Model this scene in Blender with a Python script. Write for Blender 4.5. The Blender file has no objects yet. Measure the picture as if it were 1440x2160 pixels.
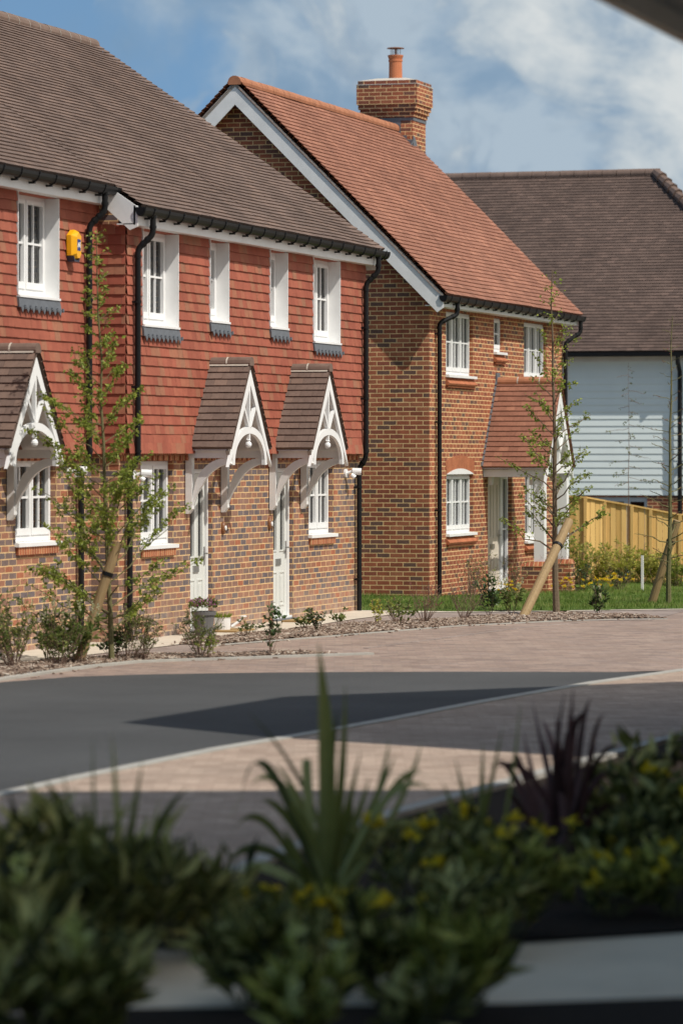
import bpy, math, random
from mathutils import Vector, Matrix
random.seed(7)
V = Vector
U = random.uniform
col = bpy.context.scene.collection
SC = bpy.context.scene

# ------------------------------------------------------------------ materials
def new_mat(name):
    m = bpy.data.materials.new(name); m.use_nodes = True
    nt = m.node_tree
    return m, nt, nt.nodes['Principled BSDF']

def N(nt, t, **kw):
    n = nt.nodes.new(t)
    for k, v in kw.items(): setattr(n, k, v)
    return n

def ramp(nt, stops, interp='LINEAR'):
    n = N(nt, 'ShaderNodeValToRGB'); cr = n.color_ramp; cr.interpolation = interp
    while len(cr.elements) < len(stops): cr.elements.new(.5)
    for e, (p, c) in zip(cr.elements, stops):
        e.position = p; e.color = (c[0], c[1], c[2], 1)
    return n

def mixc(nt, blend, fac, a, b):
    n = N(nt, 'ShaderNodeMix', data_type='RGBA', blend_type=blend)
    for sock, val in ((n.inputs[0], fac), (n.inputs[6], a), (n.inputs[7], b)):
        if hasattr(val, 'node'): nt.links.new(val, sock)
        elif isinstance(val, tuple): sock.default_value = (val[0], val[1], val[2], 1)
        else: sock.default_value = val
    return n.outputs[2]

def math_(nt, op, a, b=None, c=None):
    n = N(nt, 'ShaderNodeMath', operation=op)
    for i, val in enumerate((a, b, c)):
        if val is None: continue
        if hasattr(val, 'node'): nt.links.new(val, n.inputs[i])
        else: n.inputs[i].default_value = val
    return n.outputs[0]

def noise(nt, scale, detail=3, rough=.55, vec=None):
    n = N(nt, 'ShaderNodeTexNoise'); n.inputs['Scale'].default_value = scale
    n.inputs['Detail'].default_value = detail; n.inputs['Roughness'].default_value = rough
    if vec is None:
        tc = N(nt, 'ShaderNodeTexCoord'); vec = tc.outputs['Object']
    nt.links.new(vec, n.inputs['Vector'])
    return n.outputs['Fac']

def bump(nt, bsdf, h, strength=.3, dist=.01):
    b = N(nt, 'ShaderNodeBump'); b.inputs['Strength'].default_value = strength
    b.inputs['Distance'].default_value = dist
    nt.links.new(h, b.inputs['Height']); nt.links.new(b.outputs[0], bsdf.inputs['Normal'])

def brick_mat(name, stops, mortar, bw=.225, rh=.075, msize=.013, ground=False, rot=0, vary=.5, dirt=None, base_dirt=False):
    m, nt, b = new_mat(name); L = nt.links
    tc = N(nt, 'ShaderNodeTexCoord'); sep = N(nt, 'ShaderNodeSeparateXYZ'); L.new(tc.outputs['Object'], sep.inputs[0])
    cmb = N(nt, 'ShaderNodeCombineXYZ')
    if ground:
        mp = N(nt, 'ShaderNodeMapping'); mp.inputs['Rotation'].default_value = (0, 0, rot)
        L.new(tc.outputs['Object'], mp.inputs[0]); vec = mp.outputs[0]
    else:
        g = N(nt, 'ShaderNodeNewGeometry'); sn = N(nt, 'ShaderNodeSeparateXYZ'); L.new(g.outputs['True Normal'], sn.inputs[0])
        isx = math_(nt, 'GREATER_THAN', math_(nt, 'ABSOLUTE', sn.outputs[0]), .6)
        u = math_(nt, 'ADD', math_(nt, 'MULTIPLY', sep.outputs[1], isx),
                  math_(nt, 'MULTIPLY', sep.outputs[0], math_(nt, 'SUBTRACT', 1, isx)))
        L.new(u, cmb.inputs[0]); L.new(sep.outputs[2], cmb.inputs[1]); vec = cmb.outputs[0]
    # slight waviness of the beds
    wob = N(nt, 'ShaderNodeTexNoise'); wob.inputs['Scale'].default_value = 9; L.new(vec, wob.inputs['Vector'])
    wv = N(nt, 'ShaderNodeVectorMath', operation='SCALE'); L.new(wob.outputs['Color'], wv.inputs[0]); wv.inputs['Scale'].default_value = .008
    wa = N(nt, 'ShaderNodeVectorMath', operation='ADD'); L.new(vec, wa.inputs[0]); L.new(wv.outputs[0], wa.inputs[1])
    br = N(nt, 'ShaderNodeTexBrick'); L.new(wa.outputs[0], br.inputs['Vector'])
    for k, v in (('Scale', 1), ('Mortar Size', msize*.5), ('Mortar Smooth', .25), ('Bias', 0), ('Brick Width', bw), ('Row Height', rh)):
        br.inputs[k].default_value = v
    br.inputs['Color1'].default_value = (0, 0, 0, 1); br.inputs['Color2'].default_value = (1, 1, 1, 1); br.inputs['Mortar'].default_value = (.5, .5, .5, 1)
    cr = ramp(nt, stops, 'CONSTANT' if not ground else 'LINEAR'); L.new(br.outputs['Color'], cr.inputs[0])
    n1 = noise(nt, 45, 4, .6, vec); n2 = noise(nt, 7, 3, .6, vec); n3 = noise(nt, .9, 3, .6, vec)
    c = mixc(nt, 'MULTIPLY', vary, cr.outputs[0], ramp_out(nt, n1, .35, 1.25))
    c = mixc(nt, 'MULTIPLY', .45, c, ramp_out(nt, n2, .6, 1.3))
    c = mixc(nt, 'MULTIPLY', .55, c, ramp_out(nt, n3, .65, 1.3))
    mc = mixc(nt, 'MULTIPLY', .5, mortar, ramp_out(nt, n2, .5, 1.4))
    c = mixc(nt, 'MIX', br.outputs['Fac'], c, mc)
    if base_dirt:   # lime bloom and splash staining on the lowest courses
        z = N(nt, 'ShaderNodeMapRange'); L.new(sep.outputs[2], z.inputs[0])
        for i, v in ((1, .55), (2, -.05), (3, 0), (4, .75)): z.inputs[i].default_value = v
        f = math_(nt, 'MULTIPLY', z.outputs[0], ramp_out(nt, noise(nt, 5, 5, .7, vec), -.5, 1.6))
        c = mixc(nt, 'MIX', f, c, (.42, .32, .25))
    L.new(c, b.inputs['Base Color']); b.inputs['Roughness'].default_value = .88
    b.inputs['Specular IOR Level'].default_value = .25
    h = math_(nt, 'ADD', math_(nt, 'MULTIPLY', br.outputs['Fac'], -1), math_(nt, 'MULTIPLY', n1, .5))
    bump(nt, b, h, .25, .006)
    return m

def ramp_out(nt, src, lo, hi):
    r = N(nt, 'ShaderNodeMapRange'); nt.links.new(src, r.inputs[0])
    for i, v in ((1, .25), (2, .75), (3, lo), (4, hi)): r.inputs[i].default_value = v
    return r.outputs[0]

def rnd_mat(name, stops, rough=.8, nscale=30, namt=.4, spec=.3, transl=0, big=None, bumps=None):
    m, nt, b = new_mat(name); L = nt.links
    at = N(nt, 'ShaderNodeAttribute', attribute_name='rnd')
    cr = ramp(nt, stops); L.new(at.outputs['Fac'], cr.inputs[0])
    n1 = noise(nt, nscale, 4, .6)
    c = mixc(nt, 'MULTIPLY', namt, cr.outputs[0], ramp_out(nt, n1, .5, 1.4))
    if big: c = mixc(nt, 'MULTIPLY', big[1], c, ramp_out(nt, noise(nt, big[0], 4, .6), .55, 1.4))
    L.new(c, b.inputs['Base Color']); b.inputs['Roughness'].default_value = rough
    b.inputs['Specular IOR Level'].default_value = spec
    if bumps: bump(nt, b, noise(nt, bumps[0], 4, .6), bumps[1], .01)
    if transl:
        t = N(nt, 'ShaderNodeBsdfTranslucent'); L.new(c, t.inputs[0])
        mx = N(nt, 'ShaderNodeMixShader'); mx.inputs[0].default_value = transl
        L.new(b.outputs[0], mx.inputs[1]); L.new(t.outputs[0], mx.inputs[2])
        L.new(mx.outputs[0], nt.nodes['Material Output'].inputs[0])
    return m

def plain(name, c, rough=.5, spec=.4, nscale=12, namt=.15, metal=0, bumps=None):
    m, nt, b = new_mat(name)
    o = mixc(nt, 'MULTIPLY', namt, c, ramp_out(nt, noise(nt, nscale, 5, .65), .5, 1.35))
    nt.links.new(o, b.inputs['Base Color']); b.inputs['Roughness'].default_value = rough
    b.inputs['Specular IOR Level'].default_value = spec; b.inputs['Metallic'].default_value = metal
    if bumps: bump(nt, b, noise(nt, bumps[0], 5, .6), bumps[1], bumps[2])
    return m

M = {}
M['brick_multi'] = brick_mat('multi stock brick', [(0, (.155, .122, .125)), (.13, (.20, .14, .125)), (.28, (.35, .16, .10)), (.44, (.285, .16, .12)), (.58, (.175, .14, .138)),
    (.64, (.38, .185, .115)), (.75, (.31, .17, .12)), (.87, (.39, .14, .075)), (.93, (.24, .16, .135))], (.66, .445, .225), msize=.0145, base_dirt=True)
M['brick_red'] = brick_mat('red brick', [(0, (.155, .085, .065)), (.10, (.34, .105, .055)), (.32, (.29, .09, .05)), (.48, (.38, .13, .068)), (.62, (.27, .085, .052)),
    (.74, (.37, .115, .06)), (.86, (.20, .09, .065)), (.93, (.40, .15, .08))], (.74, .50, .25), msize=.015)
M['brick_arch'] = brick_mat('gauged arch brick', [(0, (.40, .13, .06)), (.5, (.44, .15, .07)), (1, (.36, .12, .055))], (.5, .25, .13), bw=.07, rh=.6, msize=.006)
M['brick_edge'] = brick_mat('brick on edge', [(0, (.42, .13, .06)), (.4, (.36, .11, .055)), (.7, (.46, .17, .08))], (.6, .42, .22), bw=.075, rh=.3, msize=.012)
M['pavers'] = brick_mat('block paving', [(0, (.24, .175, .145)), (.3, (.31, .22, .175)), (.55, (.35, .26, .205)), (.8, (.28, .21, .18)), (1, (.38, .285, .225))], (.21, .17, .14), bw=.2, rh=.1, msize=.006, ground=True, rot=math.radians(73), vary=.35)
M['pavers_tan'] = brick_mat('tan block paving', [(0, (.33, .235, .175)), (.4, (.43, .325, .25)), (.7, (.38, .28, .215)), (1, (.49, .375, .29))], (.27, .20, .15), bw=.2, rh=.1, msize=.006, ground=True, rot=math.radians(73), vary=.35)
M['pavers_grey'] = brick_mat('grey block paving', [(0, (.24, .185, .16)), (.5, (.33, .265, .23)), (1, (.28, .22, .19))], (.22, .18, .155), bw=.2, rh=.1, msize=.006, ground=True, rot=math.radians(73), vary=.35)
M['roof_brown'] = rnd_mat('brown roof tile', [(0, (.135, .092, .074)), (.35, (.152, .105, .085)), (.7, (.165, .114, .092)), (1, (.19, .127, .098))], .85, 25, .35, .25, big=(1.2, .5))
M['roof_red'] = rnd_mat('terracotta roof tile', [(0, (.245, .108, .070)), (.4, (.275, .122, .079)), (.8, (.30, .134, .087)), (1, (.345, .158, .10))], .85, 25, .35, .25, big=(1.0, .45))
M['roof_dark'] = rnd_mat('dark brown roof tile', [(0, (.098, .067, .055)), (.4, (.115, .078, .063)), (.8, (.130, .088, .071)), (1, (.15, .10, .08))], .85, 25, .35, .25, big=(.9, .45))
M['hung'] = rnd_mat('red hung tile', [(0, (.29, .083, .052)), (.4, (.325, .096, .060)), (.72, (.345, .108, .066)), (.88, (.335, .130, .076)), (1, (.29, .135, .082))], .82, 18, .25, .25, big=(1.3, .35))
M['ridge_brown'] = plain('brown ridge tile', (.17, .115, .09), .8, .3, 8, .5)
M['ridge_red'] = plain('terracotta ridge tile', (.38, .16, .085), .8, .3, 8, .5)
M['white'] = plain('white gloss paint', (.80, .80, .79), .38, .4, 3, .14)
M['white_dull'] = plain('off white timber paint', (.74, .73, .71), .5, .3, 3, .25)
M['cream'] = plain('pale grey green door paint', (.66, .67, .635), .4, .4, 6, .06)
M['cream2'] = plain('cream door paint', (.62, .55, .46), .4, .4, 6, .06)
M['black'] = plain('black plastic', (.007, .007, .0075), .45, .25, 20, .3)
M['lead'] = plain('lead sheet', (.12, .132, .15), .55, .5, 14, .5)
M['mortar'] = plain('pale mortar', (.52, .47, .40), .9, .2, 20, .4)
M['undercloak'] = plain('grey undercloak', (.33, .29, .25), .85, .2, 10, .3)
M['soffit'] = plain('grey soffit board', (.45, .44, .42), .7, .2)  # one flat grey for soffit boards
M['concrete'] = plain('pale path slab', (.55, .48, .39), .9, .2, 3, .3, bumps=(60, .2, .005))
M['kerbstone'] = plain('pale kerb stone', (.37, .35, .31), .9, .2, 5, .4)
M['tarmac'] = rnd_mat('tarmac', [(0, (.066, .067, .067)), (1, (.070, .070, .069))], .9, 70, .6, .25, big=(.45, .45), bumps=(140, .6))
M['mulch_soil'] = plain('bark mulch', (.20, .145, .11), .95, .1, 30, .6, bumps=(40, 1, .02))
M['soil'] = plain('dark soil', (.035, .025, .018), .95, .1, 20, .5, bumps=(30, 1, .03))
M['chips'] = rnd_mat('bark chip', [(0, (.13, .085, .062)), (.5, (.29, .21, .16)), (.85, (.42, .335, .265)), (1, (.54, .47, .39))], .9, 20, .4, .1)
M['grass'] = rnd_mat('grass blade', [(0, (.075, .125, .018)), (.5, (.12, .195, .026)), (.8, (.19, .26, .05)), (1, (.32, .31, .11))], .6, 3, .3, .3, transl=.3)
M['turf'] = plain('turf', (.085, .13, .025), .9, .1, 8, .5)
M['ground'] = plain('rough ground', (.16, .145, .11), .95, .1, .3, .5)
M['slab'] = plain('foreground concrete', (.80, .64, .46), .9, .2, 2, .25)
M['yellow'] = plain('yellow plastic', (.83, .40, .005), .35, .5, 5, .03)
M['blue'] = plain('blue badge', (.01, .04, .22), .4, .4, 5, .03)
M['navy'] = plain('dark blue plastic', (.03, .04, .07), .4, .4, 5, .1)
M['metal'] = plain('satin steel', (.42, .42, .42), .35, .5, 20, .1, metal=.8)
M['pot_grey'] = plain('grey plant pot', (.13, .125, .125), .6, .4, 8, .2)
M['mat'] = plain('coir mat', (.34, .22, .10), .95, .1, 80, .5)
M['bronze'] = plain('bronze plaque', (.22, .09, .035), .4, .5, 20, .3)
M['pot_red'] = plain('terracotta pot', (.50, .17, .075), .75, .3, 6, .3)
M['weather'] = plain('pale blue weatherboard paint', (.75, .815, .785), .6, .3, 2, .08)
M['greyframe'] = plain('grey door frame', (.42, .46, .48), .5, .4, 5, .1)
M['curtain'] = plain('curtain cloth', (.30, .31, .32), .9, .1, 10, .2)
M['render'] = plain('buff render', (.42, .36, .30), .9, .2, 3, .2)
M['pale_render'] = plain('pale render', (.72, .68, .60), .9, .2, 3, .1)
M['brownboard'] = plain('brown eaves board', (.62, .50, .38), .6, .3, 8, .3)

def wood_mat(name, c1, c2, vertical=True):
    m, nt, b = new_mat(name); L = nt.links
    tc = N(nt, 'ShaderNodeTexCoord'); mp = N(nt, 'ShaderNodeMapping'); L.new(tc.outputs['Object'], mp.inputs[0])
    mp.inputs['Scale'].default_value = (14, 14, .7) if vertical else (1, 1, 1)
    n = noise(nt, 3, 5, .65, mp.outputs[0])
    at = N(nt, 'ShaderNodeAttribute', attribute_name='rnd')
    f = math_(nt, 'ADD', math_(nt, 'MULTIPLY', n, .7), math_(nt, 'MULTIPLY', at.outputs['Fac'], .4))
    cr = ramp(nt, [(.25, c1), (.8, c2)]); L.new(f, cr.inputs[0])
    L.new(cr.outputs[0], b.inputs['Base Color']); b.inputs['Roughness'].default_value = .75
    bump(nt, b, n, .4, .005)
    return m
M['fence'] = wood_mat('treated fence timber', (.54, .32, .09), (.80, .52, .185))
M['stake'] = wood_mat('round stake timber', (.17, .11, .05), (.37, .25, .115))
M['bark'] = rnd_mat('young bark', [(0, (.10, .075, .05)), (1, (.20, .15, .095))], .85, 40, .6, .2, bumps=(60, .5))
M['bark_green'] = rnd_mat('greenish bark', [(0, (.10, .095, .04)), (1, (.19, .17, .08))], .85, 40, .6, .2)
M['twig'] = rnd_mat('twig', [(0, (.11, .07, .05)), (1, (.25, .16, .12))], .85, 40, .4, .2)
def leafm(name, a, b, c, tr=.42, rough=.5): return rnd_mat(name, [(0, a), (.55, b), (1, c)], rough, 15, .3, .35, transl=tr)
M['leaf_fresh'] = leafm('fresh spring leaf', (.12, .165, .02), (.25, .31, .045), (.44, .47, .10))
M['leaf_dark'] = leafm('dark glossy leaf', (.02, .045, .012), (.045, .085, .02), (.09, .14, .04), .2, .35)
M['leaf_mid'] = leafm('mid green leaf', (.06, .095, .022), (.13, .175, .04), (.26, .29, .08))
M['leaf_yellow'] = leafm('yellow green leaf', (.26, .27, .035), (.42, .43, .07), (.60, .57, .15))
M['leaf_red'] = leafm('red young leaf', (.16, .03, .025), (.30, .075, .06), (.40, .16, .13))
M['leaf_cream'] = leafm('cream flower spike', (.40, .42, .22), (.55, .54, .33), (.66, .64, .45))
M['leaf_lime'] = leafm('lime flower spike', (.42, .45, .12), (.60, .62, .20), (.78, .78, .36))
M['fl_yellow'] = leafm('yellow flower', (.70, .48, .01), (.82, .60, .02), (.86, .68, .05))
M['fl_pink'] = leafm('pink flower', (.32, .09, .20), (.45, .16, .32), (.5, .25, .42))
M['blade_green'] = leafm('green strap leaf', (.07, .078, .016), (.21, .215, .045), (.46, .44, .15), .25, .4)
M['blade_dark'] = leafm('purple strap leaf', (.05, .022, .018), (.12, .05, .042), (.24, .12, .10), .2, .4)
M['leaf_fg'] = leafm('shade shrub leaf', (.026, .032, .008), (.15, .155, .028), (.66, .60, .22), .3, .45)  # wide leaf tones also paint in self-shadow and highlights
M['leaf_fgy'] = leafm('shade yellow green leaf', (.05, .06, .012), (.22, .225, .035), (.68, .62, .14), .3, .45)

def glass_mat():
    m = bpy.data.materials.new('window glass'); m.use_nodes = True; nt = m.node_tree
    nt.nodes.remove(nt.nodes['Principled BSDF']); out = nt.nodes['Material Output']
    tr = N(nt, 'ShaderNodeBsdfTransparent'); tr.inputs[0].default_value = (.72, .76, .77, 1)
    gl = N(nt, 'ShaderNodeBsdfGlossy'); gl.inputs['Roughness'].default_value = .02
    fr = N(nt, 'ShaderNodeFresnel'); fr.inputs[0].default_value = 1.7
    mx = N(nt, 'ShaderNodeMixShader'); nt.links.new(fr.outputs[0], mx.inputs[0])
    nt.links.new(tr.outputs[0], mx.inputs[1]); nt.links.new(gl.outputs[0], mx.inputs[2]); nt.links.new(mx.outputs[0], out.inputs[0])
    return m
M['glass'] = glass_mat()

# ------------------------------------------------------------------ mesh helpers
class MB:
    def __init__(s): s.v = []; s.f = []; s.r = []
    def face(s, pts, r=.5):
        i = len(s.v); s.v += [tuple(p) for p in pts]; s.f.append(tuple(range(i, i+len(pts)))); s.r.append(r)
    def box(s, x0, x1, y0, y1, z0, z1, r=.5):
        i = len(s.v)
        s.v += [(x0, y0, z0), (x1, y0, z0), (x1, y1, z0), (x0, y1, z0), (x0, y0, z1), (x1, y0, z1), (x1, y1, z1), (x0, y1, z1)]
        for f in ((3, 2, 1, 0), (4, 5, 6, 7), (0, 1, 5, 4), (1, 2, 6, 5), (2, 3, 7, 6), (3, 0, 4, 7)):
            s.f.append(tuple(i+k for k in f)); s.r.append(r)
    def hexa(s, p, r=.5):
        i = len(s.v); s.v += [tuple(q) for q in p]
        for f in ((3, 2, 1, 0), (4, 5, 6, 7), (0, 1, 5, 4), (1, 2, 6, 5), (2, 3, 7, 6), (3, 0, 4, 7)):
            s.f.append(tuple(i+k for k in f)); s.r.append(r)
    def prism(s, poly, fn, t0, t1, r=.5):      # poly in (a,b); fn(a,b,t)->xyz
        n = len(poly); i = len(s.v)
        s.v += [tuple(fn(a, b, t0)) for a, b in poly] + [tuple(fn(a, b, t1)) for a, b in poly]
        s.f.append(tuple(range(i, i+n))); s.f.append(tuple(range(i+2*n-1, i+n-1, -1))); s.r += [r, r]
        for k in range(n):
            s.f.append((i+k, i+n+k, i+n+(k+1) % n, i+(k+1) % n)); s.r.append(r)
    def beam(s, p, q, w, h, up=(0, 0, 1), r=.5):
        p, q = V(p), V(q); d = (q-p).normalized(); a = d.cross(V(up)).normalized()*w/2; b = a.cross(d).normalized()*h/2
        s.hexa([p-a-b, p+a-b, q+a-b, q-a-b, p-a+b, p+a+b, q+a+b, q-a+b], r)
    def tube(s, pts, rad, n=8, r=.5, caps=True):
        pts = [V(p) for p in pts]; m = len(pts)
        rad = rad if isinstance(rad, (list, tuple)) else [rad]*m
        i = len(s.v); ref = None
        for k, p in enumerate(pts):
            d = (pts[min(k+1, m-1)]-pts[max(k-1, 0)]).normalized()
            if ref is None: ref = d.orthogonal().normalized()
            a = (ref-d*ref.dot(d)); a = a.normalized() if a.length > 1e-6 else d.orthogonal().normalized(); ref = a; b = d.cross(a)
            for j in range(n):
                t = 2*math.pi*j/n; s.v.append(tuple(p+(a*math.cos(t)+b*math.sin(t))*rad[k]))
        for k in range(m-1):
            for j in range(n):
                s.f.append((i+k*n+j, i+k*n+(j+1) % n, i+(k+1)*n+(j+1) % n, i+(k+1)*n+j)); s.r.append(r)
        if caps:
            s.f.append(tuple(i+j for j in reversed(range(n)))); s.f.append(tuple(i+(m-1)*n+j for j in range(n))); s.r += [r, r]
    def lathe(s, c, prof, n=16, r=.5, sq=False):
        i = len(s.v); c = V(c)
        for rr, z in prof:
            for j in range(n):
                t = 2*math.pi*(j+.5)/n; s.v.append((c.x+rr*math.cos(t), c.y+rr*math.sin(t), c.z+z))
        for k in range(len(prof)-1):
            for j in range(n):
                s.f.append((i+k*n+j, i+k*n+(j+1) % n, i+(k+1)*n+(j+1) % n, i+(k+1)*n+j)); s.r.append(r)
        s.f.append(tuple(i+j for j in reversed(range(n)))); s.f.append(tuple(i+(len(prof)-1)*n+j for j in range(n))); s.r += [r, r]
    def leaf(s, p, d, w, ln, r, fold=.25):
        p = V(p); d = V(d).normalized(); a = d.cross(V((U(-1, 1), U(-1, 1), U(-.2, 1)))); 
        if a.length < 1e-4: a = d.orthogonal()
        a.normalize(); nrm = a.cross(d)
        m = p+d*ln*.45
        s.face([p, m+a*w/2+nrm*w*fold, p+d*ln-nrm*ln*.08], r); s.face([p, p+d*ln-nrm*ln*.08, m-a*w/2+nrm*w*fold], r)
    def build(s, name, mat, parent=None, smooth=False, **props):
        me = bpy.data.meshes.new(name); me.from_pydata(s.v, [], s.f); me.update()
        if smooth: me.polygons.foreach_set('use_smooth', [True]*len(me.polygons))
        at = me.attributes.new('rnd', 'FLOAT', 'FACE'); at.data.foreach_set('value', s.r)
        me.materials.append(mat)
        o = bpy.data.objects.new(name, me); col.objects.link(o)
        if parent is not None:
            o.parent = parent
            if parent.type == 'EMPTY': o.matrix_parent_inverse = Matrix.Translation(-V(parent.location))
        for k, v in props.items(): o[k] = v
        return o

def thing(name, label, cat, loc, group=None):
    o = bpy.data.objects.new(name, None); col.objects.link(o); o.location = loc; o.empty_display_size = .3
    o['label'] = label; o['category'] = cat
    if group: o['group'] = group
    return o

def structure(o, kind='structure'): o['kind'] = kind; return o

def tiles(mb, O, u, s, n, width, length, gauge, tw=.165, th=.023, openings=(), urange=None, lift=None, jit=.0014, tilt=.02, colr=None):
    O, u, s, n = V(O), V(u).normalized(), V(s).normalized(), V(n).normalized()
    k = 0
    while k*gauge < length-.01:
        s0 = k*gauge; s1 = min(s0+gauge+.012, length)
        a, b = urange(s0+gauge/2) if urange else (0, width)
        x = a-(tw*.5 if k % 2 else 0)+U(-.004, .004)
        drift = U(-.0015, .0015)
        blocks = [(o[0], o[1]) for o in openings if o[2] < s0+gauge*.6 and o[3] > s0+gauge*.4]
        while x < b:
            x0, x1 = max(x, a), min(x+tw-.002, b); x += tw
            segs = [(x0, x1)]
            for (c, d) in blocks:
                ns = []
                for (p, q) in segs:
                    if d <= p or c >= q: ns.append((p, q))
                    else:
                        if c > p: ns.append((p, c))
                        if d < q: ns.append((d, q))
                segs = ns
            for (p, q) in segs:
                if q-p < .012: continue
                sb = s0+drift+U(-jit, jit); h0 = tilt+U(-jit, jit); h1 = .002
                l0 = lift(p, sb) if lift else 0; l1 = lift(q, sb) if lift else 0
                sl = U(-jit, jit)*.7
                A = O+u*p+s*(sb+sl)+n*(h0+th+l0); B = O+u*q+s*(sb-sl)+n*(h0+th+l1+U(-.001, .001))
                C = O+u*q+s*s1+n*(h1+th+l1); D = O+u*p+s*s1+n*(h1+th+l0)
                r = U(0, 1)
                mb.face([A, B, C, D], r)
                mb.face([A-n*th*1.9, B-n*th*1.9, B, A], r*.15)  # butt edge tinted darker, painting in the shade of the course lines
        k += 1

def half_ridge(mb, mj, p, q, rad, seg=.33, n=9, drop=.35):
    p, q = V(p), V(q); d = (q-p); Ltot = d.length; d.normalize(); side = d.cross(V((0, 0, 1))).normalized(); up = side.cross(d)
    x = 0; cnt = max(1, round(Ltot/seg)); seg = Ltot/cnt
    for k in range(cnt):
        a = p+d*(k*seg+.006); b = p+d*((k+1)*seg-.006); i = len(mb.v); dz = U(-.004, .004); rr = U(0, 1)
        for c in (a, b):
            for j in range(n+1):
                t = math.pi*(-.12+1.24*j/n); mb.v.append(tuple(c+(side*math.cos(t)+up*(math.sin(t)*.95))*rad+up*dz))
        for j in range(n): mb.f.append((i+j, i+n+1+j, i+n+2+j, i+j+1)); mb.r.append(rr)
        mb.f.append(tuple(i+j for j in range(n+1))); mb.f.append(tuple(i+2*n+1-j for j in range(n+1))); mb.r += [rr, rr]
        if k < cnt-1 and mj is not None:
            i = len(mj.v)
            for c in (b-d*.004, b+d*.016):
                for j in range(n+1):
                    t = math.pi*(-.1+1.2*j/n); mj.v.append(tuple(c+(side*math.cos(t)+up*(math.sin(t)*.95))*(rad+.0035)))
            for j in range(n): mj.f.append((i+j, i+n+1+j, i+n+2+j, i+j+1)); mj.r.append(.5)

def wall_y(mb, x0, x1, z0, z1, y, ops=(), depth=.1, inward=1):   # wall on plane Y=y facing -Y, with openings
    xs = sorted({x0, x1, *[v for o in ops for v in o[:2]]}); zs = sorted({z0, z1, *[v for o in ops for v in o[2:4]]})
    for a, b in zip(xs, xs[1:]):
        for c, d in zip(zs, zs[1:]):
            if any(o[0] <= a and b <= o[1] and o[2] <= c and d <= o[3] for o in ops): continue
            mb.face([(a, y, c), (b, y, c), (b, y, d), (a, y, d)])
    for (a, b, c, d) in ops:
        e = y+depth
        mb.face([(a, y, c), (a, e, c), (a, e, d), (a, y, d)][::-1]); mb.face([(b, y, c), (b, e, c), (b, e, d), (b, y, d)])
        mb.face([(a, y, d), (b, y, d), (b, e, d), (a, e, d)]); mb.face([(a, y, c), (b, y, c), (b, e, c), (a, e, c)][::-1])

def wall_x(mb, y0, y1, z0, z1, x, ops=(), depth=.1):              # plane X=x facing -X
    ys = sorted({y0, y1, *[v for o in ops for v in o[:2]]}); zs = sorted({z0, z1, *[v for o in ops for v in o[2:4]]})
    for a, b in zip(ys, ys[1:]):
        for c, d in zip(zs, zs[1:]):
            if any(o[0] <= a and b <= o[1] and o[2] <= c and d <= o[3] for o in ops): continue
            mb.face([(x, b, c), (x, a, c), (x, a, d), (x, b, d)])

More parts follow.
